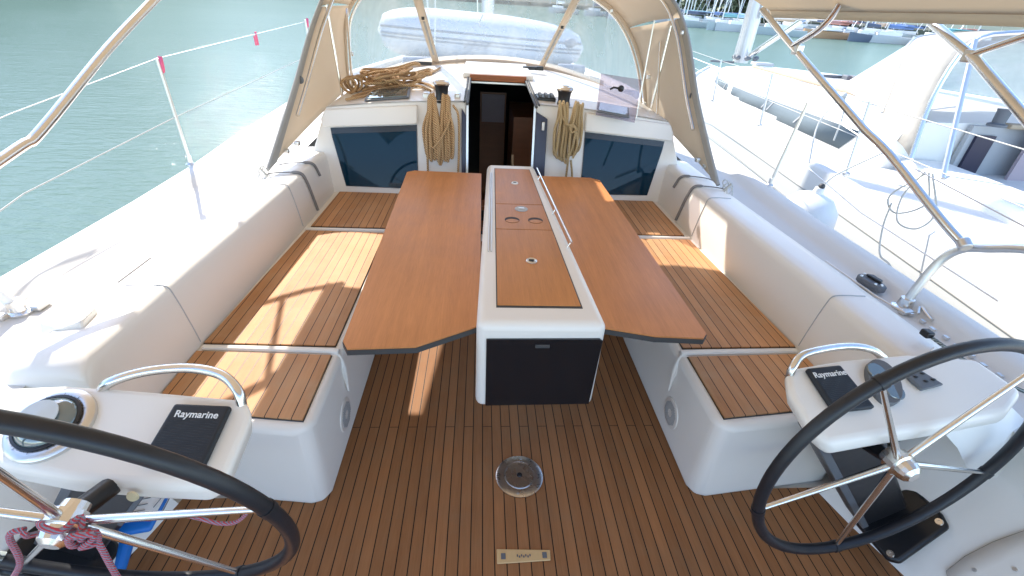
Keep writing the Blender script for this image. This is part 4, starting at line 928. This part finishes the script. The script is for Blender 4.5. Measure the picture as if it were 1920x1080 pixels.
nm = thing('mast', 'aluminium mast of the neighbouring yacht with vang strut and white boom cover', 'mast', N_(1.58, 10.0, 1.0))
mb = MB(); q0 = N_(1.62, 10.0, 0); secs = []
for z in (.95, 11.5): secs.append([q0 + NU * .15 * math.cos(a) + NVv * .22 * math.sin(a) + V(0, 0, z) for a in [2 * PI * i / 18 for i in range(18)]])
mb.loft(secs, True, True).build('mast_tube', M['alu'], nm)
mb = MB()
for k in range(4): mb.tube([N_(1.47 - .03 * k, 9.80, 1.02), N_(1.45 - .012 * k, 9.84, 3)], .009, 5)
mb.each('halyard', M['whiterope'], nm)
MB().tube([N_(1.70, 9.72, 1.12), N_(1.85, 8.2, 1.80)], .055, 10).build('vang_strut', M['steel'], nm)
mb = MB()
for k in range(7):
    a = k * .9; mb.ell(N_(1.62 + .22 * math.cos(a), 9.85 + .22 * math.sin(a) - .1, 1.06), (.06, .06, .05), 8, 6)
mb.each('base_blocks', M['greyp'], nm)
secs = []
for v_, w_ in ((9.7, .08), (9.0, .16), (7.5, .18), (5.8, .17), (4.2, .15), (3.0, .1)):
    secs.append([N_(1.8, v_, 1.96) + NU * w_ * math.cos(a) + V(0, 0, (.22 if math.sin(a) > 0 else .10) * math.sin(a)) for a in [2 * PI * i / 14 for i in range(14)]])
MB().loft(secs, True, True).build('boom_cover', M['cream'], nm)
MB().tube([N_(1.8, 9.8, 1.84), N_(1.8, 2.6, 1.84)], .05, 10).build('boom', M['alu'], nm)
nh = thing('sprayhood', 'cream canvas sprayhood with clouded vinyl front on the neighbouring yacht', 'sprayhood', N_(1.6, 3.4, .8))
A2 = [N_(.72, 2.75, .72), N_(.80, 2.95, 1.2), N_(.92, 3.0, 1.62), N_(1.2, 2.9, 1.72), N_(2.0, 2.85, 1.78), N_(2.9, 2.9, 1.70), N_(3.1, 2.9, 1.55), N_(3.3, 2.7, .8)]
B2 = [N_(.80, 3.50, .98), N_(.92, 3.72, 1.28), N_(1.02, 3.90, 1.56), N_(1.3, 4.05, 1.66), N_(2.0, 4.1, 1.72), N_(2.8, 4.05, 1.66), N_(3.0, 3.9, 1.5), N_(3.2, 3.5, .98)]
C2 = [N_(.80, 3.62, 1.02), N_(.95, 4.4, 1.05), N_(1.15, 5.0, 1.06), N_(1.5, 5.45, 1.07), N_(2.0, 5.6, 1.08), N_(2.6, 5.45, 1.07), N_(2.9, 5.0, 1.06), N_(3.1, 4.2, 1.04)]
A2, B2, C2 = smooth(A2, 4), smooth(B2, 4), smooth(C2, 4)
MB().loft([[a.lerp(b, t) + NU * (-.02 * math.sin(PI * t)) + V(0, 0, .012 * math.sin(9 * t)) for a, b in zip(A2, B2)] for t in (0, .2, .4, .6, .8, 1)]).build('hood_canvas', M['cream'], nh, solid=.005)
MB().loft([B2, C2]).build('clear_window', M['vinyl2'], nh)
MB().tube(A2, .02, 8).build('hoop', M['steel'], nh); MB().tube(B2, .02, 8).build('hoop', M['satin'], nh)
MB().tube([N_(.78, 2.4, .66), N_(.9, 2.95, 1.65)], .02, 8).tube([N_(.95, 3.3, 1.0), N_(1.35, 4.2, 1.5)], .014, 6).tube([N_(1.0, 4.6, 1.05), N_(1.3, 4.0, 1.62)], .014, 6).each('hoop_strut', M['satin'], nh)
mb = MB()                                          # neighbour's cockpit: coaming, bulkhead panels, wheel binnacle
MB().prism([N_(1.05, -3, .5), N_(.75, 1.0, .5), N_(.78, 2.98, .5), N_(1.2, 2.98, .5), N_(1.3, -3, .5)], (0, 0, .18)).build('cockpit_coaming', M['gel2'], ny, bevel=.06)
MB().prism([N_(1.25, 2.94, .2), N_(2.9, 2.94, .2), N_(2.9, 2.94, 1.0), N_(1.25, 2.94, 1.0)], NVv * .05).build('after_bulkhead', M['lgrey'], ny)
MB().box(N_(1.38, 2.925, .72), (.16, .03, .42), Matrix.Rotation(-psi, 3, 'Z')).build('companionway_opening', M['navy'], ny)
MB().box(N_(2.0, 2.80, .72), (.72, .03, .62), Matrix.Rotation(-psi, 3, 'Z')).build('curtain', M['mauve'], ny)
MB().box(N_(1.75, 2.93, 1.02), (.5, .10, .04), Matrix.Rotation(-psi, 3, 'Z')).build('teak_sill', M['yellow'], ny, bevel=.01)
MB().lathe([(.07, 0), (.07, .02), (.045, .03), (.05, .12), (.055, .14)], N_(1.35, 2.85, 1.02), (0, 0, 1), 18).build('winch', M['greyp'], ny)
def nst(u, v_, lab, lean=.0, h=.58):
    t = thing('stanchion', lab, 'stanchion', N_(u, v_, .58), 'stanchions of the neighbouring yacht')
    MB().lathe([(.03, 0), (.03, .02), (.017, .03)], N_(u, v_, .60), (0, 0, 1), 12).build('base', M['satin'], t)
    MB().tube([N_(u, v_, .60), N_(u + lean, v_ + .1, .60 + h)], .013, 8).build('post', M['satin'], t)
nst(.08, 2.5, 'nearest stanchion of the neighbouring yacht, beside its cabin windows'); nst(.08, 6.4, 'farther stanchion of the neighbouring yacht, toward its mast'); nst(.10, 4.5, 'middle stanchion of the neighbouring yacht beside the grey window')
for z, lab in ((1.16, 'upper white lifeline of the neighbouring yacht'), (.90, 'lower white lifeline of the neighbouring yacht')):
    pts = [N_(.3, 9.5, z), N_(.10, 6.5, z), N_(.12, 4.6, z - .005), N_(.10, 2.6, z), N_(.08, .4, z - .01), N_(.1, -2, z)]
    tag(MB().tube(pts, .004, 5).build('lifeline', M['whiterope'], None, org=pts[3]), lab, 'lifeline')
mb = MB().tube(smooth([N_(.10, 3.05, 1.16), N_(.02, 3.1, .9), N_(-.12, 2.75, .62)], 5), .007, 6).tube(smooth([N_(.10, 3.0, 1.16), N_(.12, 2.95, 1.0), N_(.1, 2.9, .8)], 5), .007, 6)
mb.ell(N_(.10, 3.02, 1.16), (.03, .03, .03), 8, 6)
tag(mb.build('fender_line', M['whiterope'], None, org=N_(.1, 3.0, 1.1)), 'white line knotted on the neighbouring lifeline above the fender', 'rope')
ob = thing('sail_bag', 'orange sail bag on the deck beyond the neighbouring sprayhood', 'bag', N_(2.6, 6.1, 1.05))
MB().ell(N_(2.55, 6.0, 1.14), (.55, .22, .13), 16, 9).build('bag_body', M['orange'], ob)
MB().tube(smooth([N_(2.35, 5.78, 1.12), N_(2.4, 5.78, 1.25), N_(2.45, 5.9, 1.28)], 4), .01, 5).build('bag_cord', M['whiterope'], ob)

# ------------------------------------------------------------------ trim the yachts to the water
for o in list(bpy.data.objects):
    if o.parent is None and o.type in ('MESH', 'EMPTY'):
        o.matrix_world = TRIM @ Matrix.Translation(o.location)

# ------------------------------------------------------------------ harbour: water, far quay, boats, trees
WZ = -1.15
MB().poly([V(-400, -150, WZ), V(400, -150, WZ), V(400, 500, WZ), V(-400, 500, WZ)]).build('water', M['water']); tag(bpy.data.objects['water'], kind='structure')
q = MB().prism([V(25, 175, WZ - .5), V(140, 80, WZ - .5), V(300, 80, WZ - .5), V(300, 300, WZ - .5), V(-30, 300, WZ - .5), V(-30, 190, WZ - .5)], (0, 0, 1.6)).build('quay', M['ground']); tag(q, kind='structure')
q = MB().prism([V(-45, 40, WZ - .5), V(-60, 90, WZ - .5), V(-140, 160, WZ - .5), V(-160, 20, WZ - .5)], (0, 0, 1.6)).build('quay', M['ground']); tag(q, kind='structure')
hullcols = {'w': M['hullw'], 'g': simple('grey_green_hull', (.42, .47, .46), .5), 'n': simple('navy_hull', (.10, .13, .18), .5), 'o': simple('varnished_hull', (.55, .32, .17), .5)}
covcols = {'teal': simple('teal_cover', (.18, .40, .42), .9), 'blue': simple('blue_cover', (.16, .24, .46), .9), 'sky': simple('pale_blue_cover', (.42, .58, .70), .9), 'white': M['white'], 'tan': M['canvas'], 'navy': simple('navy_cover', (.10, .12, .18), .9), 'red': simple('red_cover', (.48, .24, .20), .9)}
def far_boat(x, y, L, rot, hull, cover, label, awning=True, stripe=None):
    t = thing('moored_sailing_boat', label, 'boat', (x, y, WZ), 'boats moored across the harbour'); b = L * .15
    st = []
    for k in range(9):
        v = -L / 2 + L * k / 8; w_ = b * min(1, (1.02 - k / 8) ** .6 * 1.15) * (1 if k else .85); z = .78 + .32 * (k / 8) ** 2
        st.append([V(x - w_ * .8, y + v, WZ - .2), V(x - w_, y + v, WZ + z * .5), V(x - w_, y + v, WZ + z), V(x + w_, y + v, WZ + z), V(x + w_, y + v, WZ + z * .5), V(x + w_ * .8, y + v, WZ - .2)])
    MB().loft(st, True, True).build('hull', hullcols[hull], t)
    MB().prism([V(x - b * .5, y - L * .2, WZ + .8), V(x + b * .5, y - L * .2, WZ + .8), V(x + b * .35, y + L * .22, WZ + .9), V(x - b * .35, y + L * .22, WZ + .9)], (0, 0, .5)).build('cabin', M['gel2'], t, bevel=.1)
    MB().tube([V(x, y + L * .08, WZ + 1.5), V(x, y + L * .08, WZ + 1.2 + L * 1.25)], .10, 7).build('mast', M['alu'], t)
    MB().tube([V(x, y + L * .07, WZ + 2.0), V(x, y - L * .38, WZ + 1.9)], [.25, .2], 8).build('boom_cover', covcols[cover], t)
    MB().tube([V(x, y + L * .5, WZ + 1.6), V(x, y + L * .08, WZ + L * 1.2)], .03, 5).tube([V(x, y - L * .5, WZ + 1.3), V(x, y + L * .08, WZ + L * 1.25)], .02, 5).build('stay', M['satin'], t)
    if awning:
        MB().prism([V(x - b * .8, y - L * .48, WZ + 1.95), V(x + b * .8, y - L * .48, WZ + 1.95), V(x + b * .75, y - L * .2, WZ + 2.05), V(x - b * .75, y - L * .2, WZ + 2.05)], (0, 0, .15)).build('awning', covcols[cover], t, bevel=.05)
    if stripe: MB().prism([V(x - b * 1.01, y - L * .4, WZ + .95), V(x + b * 1.01, y - L * .4, WZ + .95), V(x + b * 1.01, y + L * .2, WZ + 1.0), V(x - b * 1.01, y + L * .2, WZ + 1.0)], (0, 0, .12)).build('stripe', covcols[stripe], t)
    t.rotation_euler.z = rot
    return t
FB = [(32.5, 82, 8.5, 2.0, 'g', 'navy', 'grey hulled boat with navy cover at the left of the far row', True, None),
      (36, 77, 7.5, 2.1, 'g', 'teal', 'low grey green boat under a teal cover right of the sprayhood edge', False, None),
      (37.5, 75, 7.0, 1.5, 'w', 'sky', 'white boat with pale blue awning left of the neighbouring mast', True, None),
      (41, 71, 7.5, 1.2, 'g', 'tan', 'grey green boat just right of the neighbouring mast', False, None),
      (44.5, 73, 7, 1.9, 'w', 'white', 'white boat between the mast and the orange hulled boat', True, None),
      (48.5, 71, 8.5, 1.8, 'o', 'red', 'varnished orange hulled boat with red covers', True, 'white'),
      (51.5, 67.5, 6, 1.9, 'n', 'navy', 'navy hulled boat right of the orange one', False, None),
      (54.5, 67, 7, 1.4, 'w', 'blue', 'white boat with blue boom cover right of the navy hull', True, None),
      (59, 64, 8, 1.7, 'w', 'teal', 'white boat with teal cover behind the cream sprayhood', True, None),
      (41, 92, 10, 2.4, 'w', 'blue', 'white boat with blue covers in the second row near the trees', True, None),
      (37, 95, 10, 2.2, 'w', 'teal', 'white boat with teal awning in the second row near the trees', True, None),
      (46, 90, 10, 2.4, 'w', 'tan', 'white boat with tan covers in the second row', True, None),
      (52, 86, 10, 2.4, 'w', 'white', 'white boat in the second row behind the orange hull', True, None),
      (58, 82, 10, 2.2, 'w', 'red', 'white boat with red awning in the second row', True, None),
      (64, 78, 10, 2.2, 'g', 'blue', 'grey boat with blue awning in the second row far right', True, None),
      (28, 99, 10, 1.9, 'w', 'navy', 'white boat with navy cover seen beside the sprayhood roof', True, None),
      (16.5, 118, 9, 2.6, 'w', 'white', 'white boat seen through the windscreen left of the batten', False, None),
      (19.5, 116, 9, 2.9, 'w', 'white', 'white boat seen through the windscreen beside the batten', False, None),
      (23.5, 112, 9, 2.5, 'w', 'navy', 'white boat seen through the right window pane', False, None)]
for a in FB: far_boat(*a)
rnd = random.Random(5)
NUM = 'one two three four five six seven eight nine ten eleven twelve thirteen fourteen fifteen sixteen seventeen eighteen nineteen twenty twenty-one twenty-two twenty-three twenty-four twenty-five twenty-six'.split()
for k in range(26):
    u = k / 25; X = lerp(27, 74, u) + rnd.uniform(-1, 1); Y = lerp(104, 74, u) + rnd.uniform(-2, 5)
    far_boat(X, Y, rnd.uniform(8, 11), rnd.uniform(1.2, 2.6), rnd.choice('wwgwn'), rnd.choice(['teal', 'blue', 'sky', 'white', 'tan', 'navy', 'red']), 'boat number %s from the left in the crowded second row along the far quay' % NUM[k], rnd.random() < .6)

rnd = random.Random(3); ring = []                      # ridge added to keep bright low sky out of the water reflection
for k in range(61):
    az = math.radians(lerp(-100, 62, k / 60)); d = 260
    e = 11 + 3.0 * math.sin(k * .31 + 1) + 1.6 * math.sin(k * .83) + rnd.uniform(-.5, .5)
    e *= min(1, max(.28, (45 - math.degrees(az)) / 40))
    row = []
    for j in range(9):
        r = d + j * 55; hh = math.tan(math.radians(e)) * 700 * (j / 8) ** 1.1 + (rnd.uniform(-4, 4) if j else 0)
        row.append(V(r * math.sin(az), r * math.cos(az), WZ + .2 + max(0, hh)))
    ring.append(row)
tag(MB().loft(ring).build('added_hills', simple('added_hills_haze_tint', (.17, .20, .16), 1, var=.35, ns=.05, spec=.05), ang=80), kind='structure')  # pale haze is put into the ridge colour
def tree(x, y, h, w_, mat, label, seed, n=3800, cat='tree'):
    rnd = random.Random(seed); t = thing('broadleaf_tree', label, cat, (x, y, WZ + 1.0), 'trees on the far shore'); z0 = WZ + 1.0
    mb = MB().tube([V(x, y, z0), V(x + .2, y, z0 + h * .3), V(x, y, z0 + h * .6)], [.35, .28, .15], 7)
    cl = []
    for k in range(14):
        a = rnd.uniform(0, 2 * PI); r = rnd.uniform(.1, 1) * w_ * .42; zz = z0 + h * rnd.uniform(.12, .85); c = V(x + r * math.cos(a), y + r * math.sin(a), zz)
        cl.append((c, rnd.uniform(.16, .30) * w_)); mb.tube([V(x, y, z0 + h * .3), V(x, y, z0 + h * .3).lerp(c, .9)], [.14, .05], 5)
    mb.build('trunk', M['bark'], t)
    mb = MB()
    for k in range(n):
        c, r = rnd.choice(cl); d = Vector((rnd.gauss(0, 1), rnd.gauss(0, 1), rnd.gauss(0, 1))).normalized(); p = c + d * r * rnd.uniform(.5, 1.05); s_ = rnd.uniform(.35, .85)
        a = Vector((rnd.gauss(0, 1), rnd.gauss(0, 1), rnd.gauss(0, 1))).normalized() * s_; b = a.orthogonal().normalized() * s_ * .7
        mb.poly([p - a, p - b, p + a, p + b])
    mb.build('crown', mat, t)
for k, (x, y, h, w_, m_, lab) in enumerate([(50, 112, 12, 13, 'leaf', 'olive green tree behind the far boats, left one'), (60, 108, 14, 15, 'leaf', 'tallest olive green tree behind the far boats'), (72, 104, 11, 14, 'leaf2', 'darker tree behind the far boats, right one'), (39, 122, 9, 12, 'leaf2', 'dark tree above the grey hulled far boat'),
        (-62, 62, 15, 15, 'leaf2', 'dark tree on the left shore mirrored in the water, nearest one'), (-66, 78, 16, 15, 'leaf', 'olive tree on the left shore mirrored in the water'), (-74, 96, 15, 16, 'leaf2', 'dark tree on the left shore mirrored in the water, farthest one')]):
    tree(x, y, h, w_, M[m_], lab, 40 + k)
